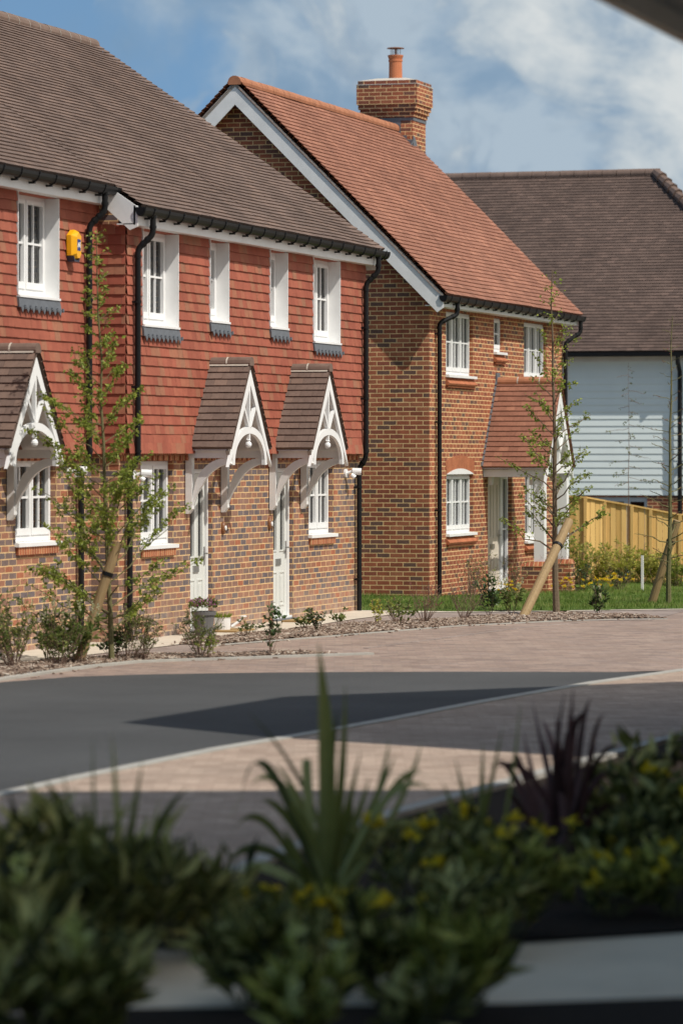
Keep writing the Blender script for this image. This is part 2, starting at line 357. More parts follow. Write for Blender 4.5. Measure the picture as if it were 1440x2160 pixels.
def window(parent, x0, x1, z0, z1, y, ncas=2, cols=2, rows=2, sill=True, brick_sill=None, lining=None, name='window', curtains=True, lab=None, slim=False):
    """frame stands on plane Y=y (its outer face), glass behind; lining = (wall face y) for a white boxed reveal"""
    f = MB(); fw = .038 if slim else .05; dep = .07
    f.box(x0, x0+fw, y, y+dep, z0, z1); f.box(x1-fw, x1, y, y+dep, z0, z1)
    f.box(x0+fw, x1-fw, y, y+dep, z0, z0+fw+.02); f.box(x0+fw, x1-fw, y, y+dep, z1-fw, z1)
    ix0, ix1, iz0, iz1 = x0+fw, x1-fw, z0+fw+.02, z1-fw
    cw = (ix1-ix0)/ncas; cf = .036 if slim else .046
    for k in range(ncas):
        a, b = ix0+k*cw, ix0+(k+1)*cw
        if k: f.box(a-.012, a+.012, y+.004, y+dep, iz0, iz1)
        o = .012 if k else 0; p = .012 if k < ncas-1 else 0
        a += o; b -= p; yy = y-.014
        f.box(a, a+cf, yy, y+.05, iz0, iz1); f.box(b-cf, b, yy, y+.05, iz0, iz1)
        f.box(a+cf, b-cf, yy, y+.05, iz0, iz0+cf+.03); f.box(a+cf, b-cf, yy, y+.05, iz1-cf, iz1)
        ga, gb, gc, gd = a+cf, b-cf, iz0+cf+.03, iz1-cf
        for c in range(1, cols):
            xx = ga+(gb-ga)*c/cols; f.box(xx-.012, xx+.012, y+.008, y+.045, gc, gd)
        for r in range(1, rows):
            zz = gc+(gd-gc)*r/rows; f.box(ga, gb, y+.006, y+.046, zz-.012, zz+.012)
    w = f.build(name, M['white'], parent)
    if lab: w['label'] = lab
    g = MB(); g.face([(ix0, y+.03, iz0), (ix1, y+.03, iz0), (ix1, y+.03, iz1), (ix0, y+.03, iz1)]); g.build('pane', M['glass'], w)
    if curtains:
        W = ix1-ix0
        for (a, b) in ((ix0-.02, ix0+W*.22), (ix1-W*.22, ix1+.02)):
            nn = 14; c = MB()
            for k in range(nn):
                xa, xb = a+(b-a)*k/nn, a+(b-a)*(k+1)/nn; ya, yb = y+.2+(.035 if k % 2 else 0), y+.2+(0 if k % 2 else .035)
                c.face([(xa, ya, z0-.1), (xb, yb, z0-.1), (xb, yb, z1), (xa, ya, z1)])
            c.build('curtain', M['curtain'], w)
    if sill:
        s = MB(); ys = sill if not isinstance(sill, bool) else y-.12
        s.hexa([(x0-.03, ys-.035, z0-.055), (x1+.05, ys-.035, z0-.055), (x1+.05, y, z0-.05), (x0-.03, y, z0-.05),
                (x0-.03, ys-.035, z0-.012), (x1+.05, ys-.035, z0-.012), (x1+.05, y, z0-.003), (x0-.03, y, z0-.003)])
        s.build('sill', M['white'], w)
    if brick_sill is not None:
        s = MB(); s.box(x0+.005, x1-.005, brick_sill-.035, brick_sill+.01, z0-.145, z0-.056)
        s.build('brick_sill', M['brick_edge'], w)
    if lining is not None:
        l = MB(); yf = lining
        l.box(x0-.012, x0-.0005, yf, y+.05, z0-.03, z1); l.box(x1+.0005, x1+.014, yf, y+.05, z0-.03, z1)
        l.hexa([(x0-.012, yf-.02, z0-.045), (x1+.014, yf-.02, z0-.045), (x1+.014, y+.05, z0-.03), (x0-.012, y+.05, z0-.03),
                (x0-.012, yf-.02, z0-.02), (x1+.014, yf-.02, z0-.02), (x1+.014, y+.05, z0-.002), (x0-.012, y+.05, z0-.002)])
        l.build('reveal', M['white'], w)
    return w

def lead_apron(parent, x0, x1, z, y):
    a = MB()
    a.hexa([(x0-.01, y-.036, z-.115), (x1+.02, y-.036, z-.115), (x1, y, z-.115), (x0, y, z-.115), (x0, y-.022, z), (x1, y-.022, z), (x1, y, z), (x0, y, z)])
    n = max(3, round((x1-x0)/.15)); st = (x1-x0+.06)/n
    for k in range(n):       # pointed lead drops with small crosses between them
        xc = x0-.02+st*(k+.5); y0, y1 = y-.046, y-.036
        pr = [(-.045, 0), (.045, 0), (.042, -.015), (.022, -.04), (0, -.065), (-.022, -.04), (-.042, -.015)]
        a.prism([(xc+p, z-.112+q) for p, q in pr], lambda u, w, t: (u, t, w), y0, y1)
        a.box(xc+st*.5-.012, xc+st*.5+.012, y0-.006, y1, z-.135, z-.09); a.box(xc+st*.5-.03, xc+st*.5+.03, y0-.004, y1, z-.118, z-.104)
    return a.build('lead_apron', M['lead'], parent)

def gutter(parent, x0, x1, y, z, r=.062, brackets=True, y2=None):
    g = MB(); n = 8
    def ring(x, rad): return [(x, y+rad*math.cos(math.pi+math.pi*j/n), z+rad*1.55*math.sin(math.pi+math.pi*j/n)) for j in range(n+1)]
    def trough(xa, xb, ro, ri):
        A, B, Ci, D = ring(xa, ro), ring(xb, ro), ring(xa, ri), ring(xb, ri)
        for j in range(n):
            g.face([A[j], A[j+1], B[j+1], B[j]]); g.face([Ci[j+1], Ci[j], D[j], D[j+1]])
            g.face([A[j], Ci[j], Ci[j+1], A[j+1]]); g.face([B[j], B[j+1], D[j+1], D[j]])
        for j in (0, n): g.face([A[j], B[j], D[j], Ci[j]])
    trough(x0, x1, r, r-.004)
    for e in (x0, x1-.012): g.face(ring(e+.006, r-.001))
    for e in ((x0+.02, x0+.10), (x1-.10, x1-.02)): trough(e[0], e[1], r+.007, r)
    o = g.build('gutter', M['black'], parent)
    if brackets:
        m = MB(); 
        k = MB(); 
        for j in range(n): pass
        xb = x0+.35
        while xb < x1-.2:
            b = MB(); A = ring(xb-.011, r+.008); B = ring(xb+.011, r+.008)
            for j in range(n): b.face([A[j], A[j+1], B[j+1], B[j]])
            for q in (A, B): b.face(q)
            b.box(xb-.016, xb+.016, y-r*.1, y+r+.02, z-r*1.55-.03, z-r*1.55-.008)
            b.tube([(xb, y-r-.004, z+.014), (xb, y-r-.006, z-.02)], .007, 5)
            b.build('gutter_bracket', M['black'], o); xb += .52
    return o

def downpipe(parent, pts, r=.036, clips=()):
    m = MB(); P = [V(p) for p in pts]; out = [P[0]]
    for k in range(1, len(P)-1):                          # rounded elbows
        a, b, c = P[k-1], P[k], P[k+1]; d1 = (a-b).normalized(); d2 = (c-b).normalized(); rr = .06
        for t in (0, .33, .67, 1):
            q = (b+d1*rr)*(1-t)**2+b*2*t*(1-t)+(b+d2*rr)*t*t; out.append(q)
    out.append(P[-1]); m.tube(out, r, 12)
    for k in range(1, len(P)-1):
        for d in (P[k-1]-P[k], P[k+1]-P[k]):
            d = d.normalized(); q = P[k]+d*.07; m.tube([q, q+d*.035], r+.007, 12)
    m.lathe(P[0]-V((0, 0, .06)), [(r+.008, 0), (r+.010, .05), (r+.012, .07)], 12)
    o = m.build('downpipe', M['black'], parent, smooth=False)
    for z in clips:
        k = max(i for i in range(len(P)-1) if P[i].z >= z); t = (P[k].z-z)/max(1e-6, P[k].z-P[k+1].z); q = P[k].lerp(P[k+1], t)
        c = MB(); c.tube([q-V((0, 0, .016)), q+V((0, 0, .016))], r+.008, 12); c.box(q.x-.055, q.x-.03, q.y, q.y+.075, q.z-.012, q.z+.012); c.box(q.x-.06, q.x-.035, q.y-.008, q.y+.008, q.z-.012, q.z+.012)
        c.build('pipe_clip', M['black'], o)
    return o

def door(parent, x0, x1, z0, z1, y, mat, lab, glazed=True):
    f = MB(); w = .055
    f.box(x0, x0+w, y-.01, y+.07, z0, z1); f.box(x1-w, x1, y-.01, y+.07, z0, z1); f.box(x0+w, x1-w, y-.01, y+.07, z1-w, z1)
    f.box(x0, x1, y-.05, y+.07, z0, z0+.03)
    a, b, c, d = x0+w+.004, x1-w-.004, z0+.034, z1-w-.004; W = b-a; H = d-c
    l = MB(); yl = y+.012
    g0, g1 = c+H*.46, c+H*.93; s1, s2 = a+W*.17, a+W*.40; s3, s4 = a+W*.60, a+W*.83
    for (p, q) in ((a, s1), (s2, s3), (s4, b)): l.box(p, q, yl, yl+.045, g0, g1)
    l.box(a, b, yl, yl+.045, c, g0); l.box(a, b, yl, yl+.045, g1, d)
    for (p, q) in ((s1, s2), (s3, s4)):
        for (zz0, zz1) in ((g0, g1), (c+H*.08, c+H*.30)):      # raised mouldings round glass and lower panels
            m_ = .018
            l.box(p-m_, p, yl-.01, yl, zz0-m_, zz1+m_); l.box(q, q+m_, yl-.01, yl, zz0-m_, zz1+m_)
            l.box(p, q, yl-.01, yl, zz0-m_, zz0); l.box(p, q, yl-.01, yl, zz1, zz1+m_)
        l.box(p+.03, q-.03, yl-.008, yl, c+H*.10, c+H*.28)
        if not glazed: l.box(p, q, yl+.006, yl+.04, g0, g1)
    o = l.build('door', mat, parent); o['label'] = lab
    f.build('door_frame', M['white'], o)
    g = MB()
    for (p, q) in ((s1, s2), (s3, s4)) if glazed else (): g.face([(p, yl+.02, g0), (q, yl+.02, g0), (q, yl+.02, g1), (p, yl+.02, g1)])
    if glazed: g.build('pane', M['glass'], o)
    k = MB(); k.box(a+W*.36, a+W*.64, yl-.014, yl, c+H*.355, c+H*.40); k.build('letter_plate', M['metal'], o)
    h = MB(); h.box(b-.065, b-.03, yl-.012, yl, c+H*.40, c+H*.52); h.beam((b-.045, yl-.045, c+H*.475), (b-.16, yl-.045, c+H*.475), .018, .018); h.tube([(b-.047, yl, c+H*.475), (b-.047, yl-.05, c+H*.475)], .011, 8)
    h.build('handle', M['metal'], o)
    return o

def arc(cx, cz, r0, r1, a0, a1, n):
    A = [(cx+r1*math.cos(a0+(a1-a0)*k/n), cz+r1*math.sin(a0+(a1-a0)*k/n)) for k in range(n+1)]
    B = [(cx+r0*math.cos(a0+(a1-a0)*k/n), cz+r0*math.sin(a0+(a1-a0)*k/n)) for k in range(n+1)]
    return A, B

def ring_strip(mb, A, B, fn, t0, t1):
    for k in range(len(A)-1):
        mb.prism([A[k], A[k+1], B[k+1], B[k]], fn, t0, t1)

def canopy(parent, xc, yw, proj, hw, ze, za, tilemat, ridgemat, lab, mid=False):
    """gabled door hood: tiled slopes, ridge, barge boards with arch brace, pendant and brackets"""
    yf = yw-proj; fn = lambda a, b, t: (a, t, b)
    c = MB(); sl = math.hypot(hw, za-ze); L = []
    for sg in (-1, 1):
        O = (xc+sg*hw, yf-.02 if sg < 0 else yf-.02, ze); s = V((-sg*hw, 0, za-ze)); n = V((sg*(za-ze), 0, hw))
        tiles(c, O, (0, 1, 0), s, n, proj+.02, sl, .105, .165)
        n_ = n.normalized(); O = V(O); e = V((0, proj+.02, 0))
        c.face([O-n_*.012, O+e-n_*.012, O+e+s-n_*.012, O+s-n_*.012], .2)
    roof = c.build('door_canopy', tilemat, parent); roof['label'] = lab
    r = MB(); j = MB(); half_ridge(r, j, (xc, yf-.03, za-.02), (xc, yw, za-.02), .085, .36); r.build('ridge', ridgemat, roof); 
    j.face([(xc-.09, yf, za-.05), (xc-.09, yw, za-.05), (xc-.075, yw, za-.01), (xc-.075, yf, za-.01)])
    j.build('ridge_mortar', M['mortar'], roof)
    # grey undercloak, then white barge boards in front
    sx = hw/(za-ze)
    b = MB(); zl = ze-.225; ww = .12
    for sg in (-1, 1):
        top = (xc, za-.16); P = [(xc, za-.10), (xc+sg*((za-.10)-ze)*sx, ze), (xc+sg*(((za-.10)-zl)*sx-.03), zl), (xc+sg*((za-.10)-ze)*sx-sg*ww*.62, ze-.02), (xc, za-.29)]
        b.prism(P, fn, yf-.005, yf+.035)
    cz = ze-.20; A = []; B = []
    for q in range(25):
        t = math.pi*q/24; A.append((xc+hw*.85*math.cos(t), cz+.475*math.sin(t)**.85)); B.append((xc+hw*.75*math.cos(t), cz+.39*math.sin(t)**.9))
    ring_strip(b, A, B, fn, yf+.001, yf+.045)
    rr = .395/.62
    ztop = cz+.47
    b.box(xc-.019, xc+.019, yf+.004, yf+.05, ztop, za-.3)
    for sg in (-1, 1):
        b.beam((xc+sg*.02, yf+.024, ztop-.01), (xc+sg*.25, yf+.024, ztop+.28), .036, .046, (0, 1, 0))
    b.build('barge_board', M['white'], roof)
    uc = MB()
    for sg in (-1, 1):
        uc.prism([(xc, za-.035), (xc+sg*(hw-.0), ze-.028), (xc+sg*(hw-.03), ze-.075), (xc, za-.105)], fn, yf+.012, yf+.06)
    uc.build('undercloak', M['undercloak'], roof)
    f = MB(); zb_ = cz+.40; f.box(xc-.022, xc+.022, yf+.006, yf+.046, zb_-.09, zb_)
    f.lathe((xc, yf+.026, zb_-.19), [(.001, 0), (.023, .005), (.038, .022), (.043, .042), (.038, .064), (.022, .082), (.018, .088), (.032, .096), (.032, .103), (.018, .112), (.018, .13)], 16)
    f.build('finial', M['white'], roof, smooth=False)
    g = MB()
    for sg in (-1, 1): g.face([(xc+sg*hw*1.0, yf+.05, ze-.02), (xc+sg*hw, yw, ze-.02), (xc, yw, za-.08), (xc, yf+.05, za-.08)])
    g.face([(xc-hw*.95, yw-.02, ze-.02), (xc+hw*.95, yw-.02, ze-.02), (xc, yw-.02, za-.1)])
    g.build('soffit', M['white_dull'], roof)
    for sg in (-1, 1):                                   # wall plate, post and curved brace on either side
        k = MB(); x0 = xc+sg*hw*.86-.045; x1 = x0+.09
        xa, xb = (x0-.10, x1) if sg < 0 else (x0, x1+.10)
        k.box(x0-.005, x1+.005, yf+.05, yw, ze-.115, ze-.02)
        k.box(x0, x1, yw-.085, yw, ze-.74, ze-.115)
        k.prism([(yw-.085, ze-.74), (yw, ze-.74), (yw, ze-.80), (yw-.04, ze-.80)], lambda a, b_, t: (t, a, b_), x0, x1)
        R = proj-.16; cy, cz2 = yw-.085-R, ze-.115-.46
        A = []; B = []
        for q in range(13):
            t = math.pi/2*q/12
            A.append((cy+R*math.cos(t)*1.0-0, ze-.66+(.545)*math.sin(t))); B.append((cy+(R+.0)*math.cos(t)+.075*(1-.1*math.sin(t)), ze-.66+.545*math.sin(t)+.0+.085*math.sin(t)))
        A = [(yw-.085-R+R*math.cos(math.pi/2*q/12)-.07*min(1, q/4), ze-.70+.515*math.sin(math.pi/2*q/12)) for q in range(13)]
        B = [(yw-.082-R+R*math.cos(math.pi/2*q/12)+.002, ze-.70+.515*math.sin(math.pi/2*q/12)+.07*min(1, q/5)) for q in range(13)]
        ring_strip(k, A, B, lambda a, b_, t: (t, a, b_), x0+.012, x1-.012)
        k.build('bracket', M['white_dull'], roof)
    return roof

def dentils(parent, x0, x1, y, z0, z1):
    d = MB(); x = x0+.03
    while x < x1-.1:
        d.box(x, x+.102, y-.055, y+.002, z0, z1, U(0, 1)); x += .2
    d.box(x0, x1, y-.05, y+.002, z1+.001, z1+.03)
    return d.build('dentil_course', M['brick_edge'], parent)

# ------------------------------------------------------------------ the terrace
YB, YT = 15.4, 15.31           # brick face and hung-tile face of the two right-hand houses
RIDGE_Y, PITCH = 19.49, .70
Z_TB, Z_FB = 2.22, 4.885        # bottom of tile hanging, bottom of fascia
def roofz(y): return 5.095+(y-15.1)*PITCH

def terrace_house(name, label, x0, x1, dy, uppers, grounds, dr, cx, roof_x0, roof_x1, door_lab, canopy_lab, end=False, step=False):
    yb, yt = YB+dy, YT+dy; yfas = 15.14+dy; ze = roofz(yfas); yback = 2*RIDGE_Y-15.4; zfb = Z_FB+dy*PITCH-.0
    T = thing(name, label, 'terraced house', ((x0+x1)/2, yb, 0))
    w = MB(); ops = [(a, b, c, d) for (a, b, c, d, *_ ) in grounds]+[(dr[0], dr[1], 0, dr[2])]
    wall_y(w, x0, x1, -.15, Z_TB+.05, yb, ops, .09)
    w.face([(x0, yback, 0), (x1, yback, 0), (x1, yback, 5), (x0, yback, 5)])
    for x in ((x0, x1) if True else ()):
        w.face([(x, yb, -.1), (x, yback, -.1), (x, yback, 5.15), (x, RIDGE_Y, 8.05), (x, yb, 5.2+dy*PITCH)])
    w.face([(x0, yb+.3, Z_TB), (x1, yb+.3, Z_TB), (x1, yback, Z_TB), (x0, yback, Z_TB)])
    w.build('wall', M['brick_multi'], T)
    # hung tiles
    h = MB(); g = .1165; H = zfb-Z_TB
    o2 = [(a-x0, b-x0, c-Z_TB, d-Z_TB) for (a, b, c, d, *_ ) in uppers]
    oc = [(cx-.15-x0, cx+.15-x0, -1, -1)]
    tiles(h, (x0, yt+.014, Z_TB), (1, 0, 0), (0, 0, 1), (0, -1, 0), x1-x0, H+.02, g, .165, .016, openings=o2, tilt=.02, jit=.002,
          lift=lambda u_, s_: .03*max(0, 1-s_/.25)**2)
    wall_y(h, x0, x1, Z_TB+.02, zfb+.05, yt+.02, [(a, b, c, d) for (a, b, c, d, *_ ) in uppers], .2)
    if step:                                             # return of the step, facing the near end
        tiles(h, (x0-.014+.002, yb+.36, Z_TB), (0, -1, 0), (0, 0, 1), (-1, 0, 0), yb+.36-yt+.012, H+.02, g, .165, .016, tilt=.02, jit=.002)
    if end:
        pass
    h.build('hung_tiles', M['hung'], T)
    dentils(T, x0+.02, x1-.02, yb, Z_TB-.085, Z_TB-.022)
    # roof
    sl = math.hypot(RIDGE_Y-(yfas-.03), PITCH*(RIDGE_Y-(yfas-.03))); s = V((0, 1, PITCH)); n = V((0, -PITCH, 1))
    r = MB(); W = roof_x1-roof_x0; y0 = yfas-.035
    def lift(u_, s_): return (.022*math.exp(-(W-u_)/.12) if end else 0)+.006*math.sin(u_*1.7+roof_x0)*math.sin(s_*1.3+u_*.3)
    tiles(r, (roof_x0, y0, roofz(y0)), (1, 0, 0), s, n, W, sl, .0995, .165, lift=lift)
    nn = n.normalized()*.03
    r.face([V((roof_x0, y0+.05, roofz(y0+.05)))-nn, V((roof_x1, y0+.05, roofz(y0+.05)))-nn, V((roof_x1, RIDGE_Y, roofz(RIDGE_Y)))-nn, V((roof_x0, RIDGE_Y, roofz(RIDGE_Y)))-nn], .1)
    r.face([(roof_x0, RIDGE_Y, roofz(RIDGE_Y)-.01), (roof_x1, RIDGE_Y, roofz(RIDGE_Y)-.01), (roof_x1, yback+.3, 5.0), (roof_x0, yback+.3, 5.0)])
    ro = r.build('roof', M['roof_brown'], T)
    rd = MB(); rj = MB(); zr = roofz(RIDGE_Y)
    half_ridge(rd, rj, (roof_x0, RIDGE_Y, zr-.015), (roof_x1+(.0 if not end else -.02), RIDGE_Y, zr-.015), .115, .40)
    rd.build('ridge', M['ridge_brown'], ro)
    o_ = rj.build('ridge_mortar', M['undercloak'], ro); o_['kind'] = 'stuff'
    # eaves
    e = MB(); fx1 = x1+(.16 if end else 0); fx0 = x0-(.14 if step else 0)
    e.box(fx0, fx1, yfas, yfas+.022, zfb, ze-.01); e.box(fx0, fx1, yfas+.022, yt+.06, zfb+.006, zfb+.018)
    e.build('fascia', M['white'], T)
    if step or end:
        b = MB(); xx = fx0 if step else fx1; t = .022 if step else -.022
        P = [(yfas-.03, zfb-.02), (yfas-.03, ze-.03), (yb+.5, roofz(yb+.5)-.03), (yb+.5, roofz(yb+.5)-.22), (yfas+.07, zfb-.06)] if step else \
            [(yfas-.01, zfb-.05), (yfas-.01, ze-.02), (RIDGE_Y, roofz(RIDGE_Y)-.04), (RIDGE_Y, roofz(RIDGE_Y)-.24), (yt+.15, zfb-.05)]
        b.prism(P, lambda a, c_, tt: (tt, a, c_), xx, xx+t)
        b.build('barge_board', M['white_dull'], T)
    gutter(T, fx0-.06 if not step else fx0-.03, fx1+(.10 if end else -.005), yfas-.068, ze-.035)
    for (a, b, c, d, nc, cl) in uppers:
        wd = window(T, a+.016, b-.018, c+.03, d, yt+.145, nc, cl, 2, sill=False, lining=yt-.028)
        lead_apron(wd, a, b, c-.012, yt-.012)
    for (a, b, c, d, nc, cl) in grounds:
        window(T, a+.004, b-.004, c+.06, d-.003, yb+.075, nc, cl, 2, sill=yb-.02, brick_sill=yb)
    door(T, dr[0]+.003, dr[1]-.003, .03, dr[2]-.003, yb+.07, M['cream'], door_lab)
    st = MB(); st.box(dr[0], dr[1], yb-.06, yb+.09, 0.0, .028); st.build('doorstep', M['lead'], T)
    canopy(T, cx, yb-.012, .60, .79, 2.28, 3.36, M['roof_brown'], M['ridge_brown'], canopy_lab)
    return T

def pipe_on(T, xb, dy, xo=None, low=True):
    yfas = 15.14+dy; ze = roofz(yfas); yt = YT+dy; yb = YB+dy; xo = xo or xb
    pts = [(xo, yfas-.068, ze-.08), (xo, yfas-.068, ze-.33), (xb, yt-.075, ze-.50), (xb, yt-.075, 2.16), (xb, yb-.065, 2.02), (xb, yb-.065, .0)]
    downpipe(T, pts, .036, clips=(4.0, 3.0, 1.75, .45))

def wall_light(T, x, y, z):
    m = MB(); m.lathe((0, 0, 0), [(.001, 0), (.06, 0), (.06, .03), (.001, .035)], 14)
    m.v = [(x+a, y-c, z+b) for a, b, c in m.v]
    m.tube([(x, y-.03, z), (x+.02, y-.11, z+.03)], .02, 8); m.tube([(x+.02, y-.10, z+.03), (x+.06, y-.22, z+.02)], [.045, .05], 12)
    m.tube([(x-.02, y-.10, z-.02), (x-.01, y-.15, z-.06)], [.028, .034], 10)
    m.build('security_light', M['white'], T)

def plaque(T, x, y, z):
    m = MB(); m.lathe((0, 0, 0), [(.001, 0), (.075, 0), (.08, .012), (.06, .022), (.001, .026)], 18)
    m.v = [(x+a*.6, y-c*1.8, z+b*1.05) for a, b, c in m.v]
    o = m.build('house_plaque', M['bronze'], T)
    k = MB(); k.lathe((0, 0, 0), [(.001, 0), (.03, 0), (.03, .012), (.001, .018)], 12); k.v = [(x+a, y-.042-c, z+b) for a, b, c in k.v]; k.build('plaque_highlight', M['white_dull'], o)  # pale disc paints in the round glossy highlight of the plaque

HL = terrace_house('terraced_house', 'tile-hung house with the yellow alarm box, set back at the near end of the terrace', 33.6, 41.72, .34,
    [(35.9, 37.1, 3.97, 5.12, 2, 2), (39.13, 40.39, 3.97, 5.12, 2, 2)], [(39.34, 40.60, 1.17, 2.17, 2, 2)], (37.95, 38.80, 2.05), 38.42, 33.5, 41.66,
    'pale door under the nearest hood', 'nearest door hood, cut by the left edge')
pipe_on(HL, 41.22, .34, 41.30)
HM = terrace_house('terraced_house', 'tile-hung middle house of the terrace, behind the leafy young tree', 41.72, 46.62, 0,
    [(42.24, 43.52, 3.74, 4.88, 2, 2), (44.70, 45.44, 3.87, 4.88, 1, 1)], [(42.48, 43.66, 1.07, 2.13, 2, 2)], (44.27, 45.13, 2.03), 44.78, 41.66, 46.62,
    'pale door beside the pink flower pot', 'door hood of the middle house', step=True)
pipe_on(HM, 41.93, 0, 42.0)
HR = terrace_house('terraced_house', 'tile-hung end house of the terrace, with the far gable next to the brick house', 46.62, 51.54, 0,
    [(47.12, 47.88, 3.87, 4.88, 1, 1), (49.02, 50.26, 3.74, 4.88, 2, 2)], [(49.16, 50.31, 1.07, 2.13, 2, 2)], (47.60, 48.48, 2.03), 48.12, 46.62, 51.74,
    'pale door with a steel handle and letter plate', 'door hood at the far end of the terrace', end=True)
pipe_on(HR, 51.33, 0, 51.4)
wall_light(HL, 40.95, 15.74, 2.0); wall_light(HM, 42.2, 15.4, 1.96); wall_light(HR, 50.85, 15.4, 1.95)
plaque(HM, 45.50, 15.4, 1.28); plaque(HR, 47.40, 15.4, 1.30)

# alarm box with its badge
def alarm(T, x, y, z):
    m = MB(); fn = lambda a, b, t: (x+a*1.1, y-t, z+b*1.1)
    back = [(-.105, .09), (.0, .15), (.105, .09), (.095, -.12), (.05, -.16), (-.05, -.16), (-.095, -.12)]
    front = [(-.03, .055), (.0, .09), (.085, .06), (.075, -.09), (.04, -.12), (-.02, -.12), (-.035, -.06)]
    front = [(-.055, .07), (.0, .125), (.075, .085), (.075, -.10), (.04, -.145), (-.03, -.145), (-.055, -.10)]
    n = len(back); A = [fn(a, b, .0) for a, b in back]; B = [fn(a, b, .055) for a, b in back]; C = [fn(a, b, .105) for a, b in front]
    for P, Q in ((A, B), (B, C)):
        for k in range(n): m.face([P[k], P[(k+1) % n], Q[(k+1) % n], Q[k]])
    m.face(C)
    for k in range(7):                                   # sounder louvres
        zz = z-.11+k*.022; m.box(x-.1075, x-.1045, y-.05, y-.008, zz, zz+.009)
    o = m.build('alarm_box', M['yellow'], T); o['label'] = 'yellow alarm box with a blue badge'
    d = MB(); d.prism([(-.095, -.125), (-.05, -.165), (.05, -.165), (.095, -.125), (.07, -.185), (-.07, -.185)], fn, .0, .085); d.build('strobe', M['navy'], o)
    bd = MB(); bd.box(x-.045, x+.055, y-.109, y-.106, z-.075, z+.055); bd.build('badge', M['blue'], o)
    t = MB(); y0, y1 = y-.1125, y-.109
    def st(p, q, w=.011): t.beam((x+p[0], (y0+y1)/2, z+p[1]), (x+q[0], (y0+y1)/2, z+q[1]), w, .003, (0, 1, 0))
    q = -.04; tt = .02
    st((-.040, q), (-.025, tt)); st((-.025, tt), (-.010, q)); st((-.034, q+.018), (-.016, q+.018), .009)          # A
    st((-.004, q), (-.004, tt)); st((-.004, tt-.004), (.010, tt-.012)); st((.010, tt-.010), (.012, -.022)); st((.012, -.024), (-.004, q+.004))    # D
    st((.018, tt-.004), (.048, tt-.004)); st((.033, q), (.033, tt))                                                  # T
    t.build('lettering', M['white'], o)
alarm(HL, 40.72, 15.62, 4.62)

# ------------------------------------------------------------------ the detached brick house
GX0, GX1, GY0, GYR, GZ = 59.74, 69.0, 16.65, 19.9, -.15
B2 = thing('brick_house', 'detached red brick house with an orange tiled roof and tall chimney', 'house', (64.4, 16.65, GZ))
def rz2(y): return 4.83+(y-16.36)*1.0
w = MB(); op = [(60.76, 62.50, 3.50, 4.60), (63.90, 64.58, 3.96, 4.60), (66.04, 67.74, 3.52, 4.60), (60.78, 62.52, .85, 1.88), (63.50, 65.16, GZ-.05, 1.90), (66.12, 67.3, .62, 1.90)]
wall_y(w, GX0, GX1, -.6, 5.05, GY0, op, .085)
yb2 = 2*GYR-GY0
w.face([(GX0, yb2, -.6), (GX0, GY0, -.6), (GX0, GY0, 5.05), (GX0, GYR, rz2(GYR)-.06), (GX0, yb2, 5.05)])
w.face([(GX1, yb2, -.6), (GX1, GY0, -.6), (GX1, GY0, 5.05), (GX1, GYR, rz2(GYR)-.06), (GX1, yb2, 5.05)])
w.face([(GX0, yb2, -.6), (GX1, yb2, -.6), (GX1, yb2, 5.05), (GX0, yb2, 5.05)])
w.face([(GX0, GY0+.3, 2.4), (GX1, GY0+.3, 2.4), (GX1, yb2, 2.4), (GX0, yb2, 2.4)])
w.build('wall', M['brick_red'], B2)
rx0, rx1 = 59.42, 69.2; W = rx1-rx0; y0 = 16.34; s = V((0, 1, 1)); n = V((0, -1, 1)); sl = (GYR-y0)*math.sqrt(2)
r = MB()
def lift2(u_, s_): return .045*math.exp(-u_/.16)+.02*math.exp(-(W-u_)/.12)+.007*math.sin(u_*1.5)*math.sin(s_*1.4+u_*.4)
tiles(r, (rx0, y0, rz2(y0)), (1, 0, 0), s, n, W, sl, .1075, .165, lift=lift2)
yb = 2*GYR-y0
tiles(r, (rx0, yb, rz2(y0)), (1, 0, 0), (0, -1, 1), (0, 1, 1), W, sl, .1075, .33, lift=lift2)
nn = n.normalized()*.025
r.face([V((rx0+.01, y0+.05, rz2(y0+.05)))-nn, V((rx1, y0+.05, rz2(y0+.05)))-nn, V((rx1, GYR, rz2(GYR)))-nn, V((rx0+.01, GYR, rz2(GYR)))-nn], .1)
r.face([V((rx0+.01, yb-.05, rz2(y0+.05)-.03)), V((rx1, yb-.05, rz2(y0+.05)-.03)), V((rx1, GYR, rz2(GYR)-.03)), V((rx0+.01, GYR, rz2(GYR)-.03))], .1)
roof2 = r.build('roof', M['roof_red'], B2)
rd = MB(); half_ridge(rd, None, (rx0-.01, GYR, rz2(GYR)+.0), (68.9, GYR, rz2(GYR)+.0), .115, .30); rd.build('ridge', M['ridge_red'], roof2)
# barge boards on the near gable with a slate undercloak above
b = MB(); u = MB(); fnx = lambda a, c, t: (t, a, c)
for sg in (1, -1):
    Yf = lambda y: y if sg > 0 else 2*GYR-y
    P = [(16.33, 4.51), (16.33, 4.76), (GYR, rz2(GYR)-.075), (GYR, rz2(GYR)-.385), (16.66, 4.72)]
    P = [(16.335, 4.60), (16.335, 4.765), (GYR, rz2(GYR)-.07), (GYR, rz2(GYR)-.37), (16.44, 4.53)]
    b.prism([(Yf(y), z) for y, z in P], fnx, rx0+.03, rx0+.055)
    u.prism([(Yf(y), z) for y, z in [(16.34, 4.775), (16.34, 4.825), (GYR, rz2(GYR)+.0), (GYR, rz2(GYR)-.065)]], fnx, rx0+.02, rx0+.06)
    u.prism([(Yf(y), z) for y, z in [(16.5, 4.93), (16.5, 4.95), (GYR, rz2(GYR)-.09), (GYR, rz2(GYR)-.11)]], fnx, rx0+.056, GX0)
b.build('barge_board', M['white_dull'], B2); u.build('undercloak', M['undercloak'], B2)
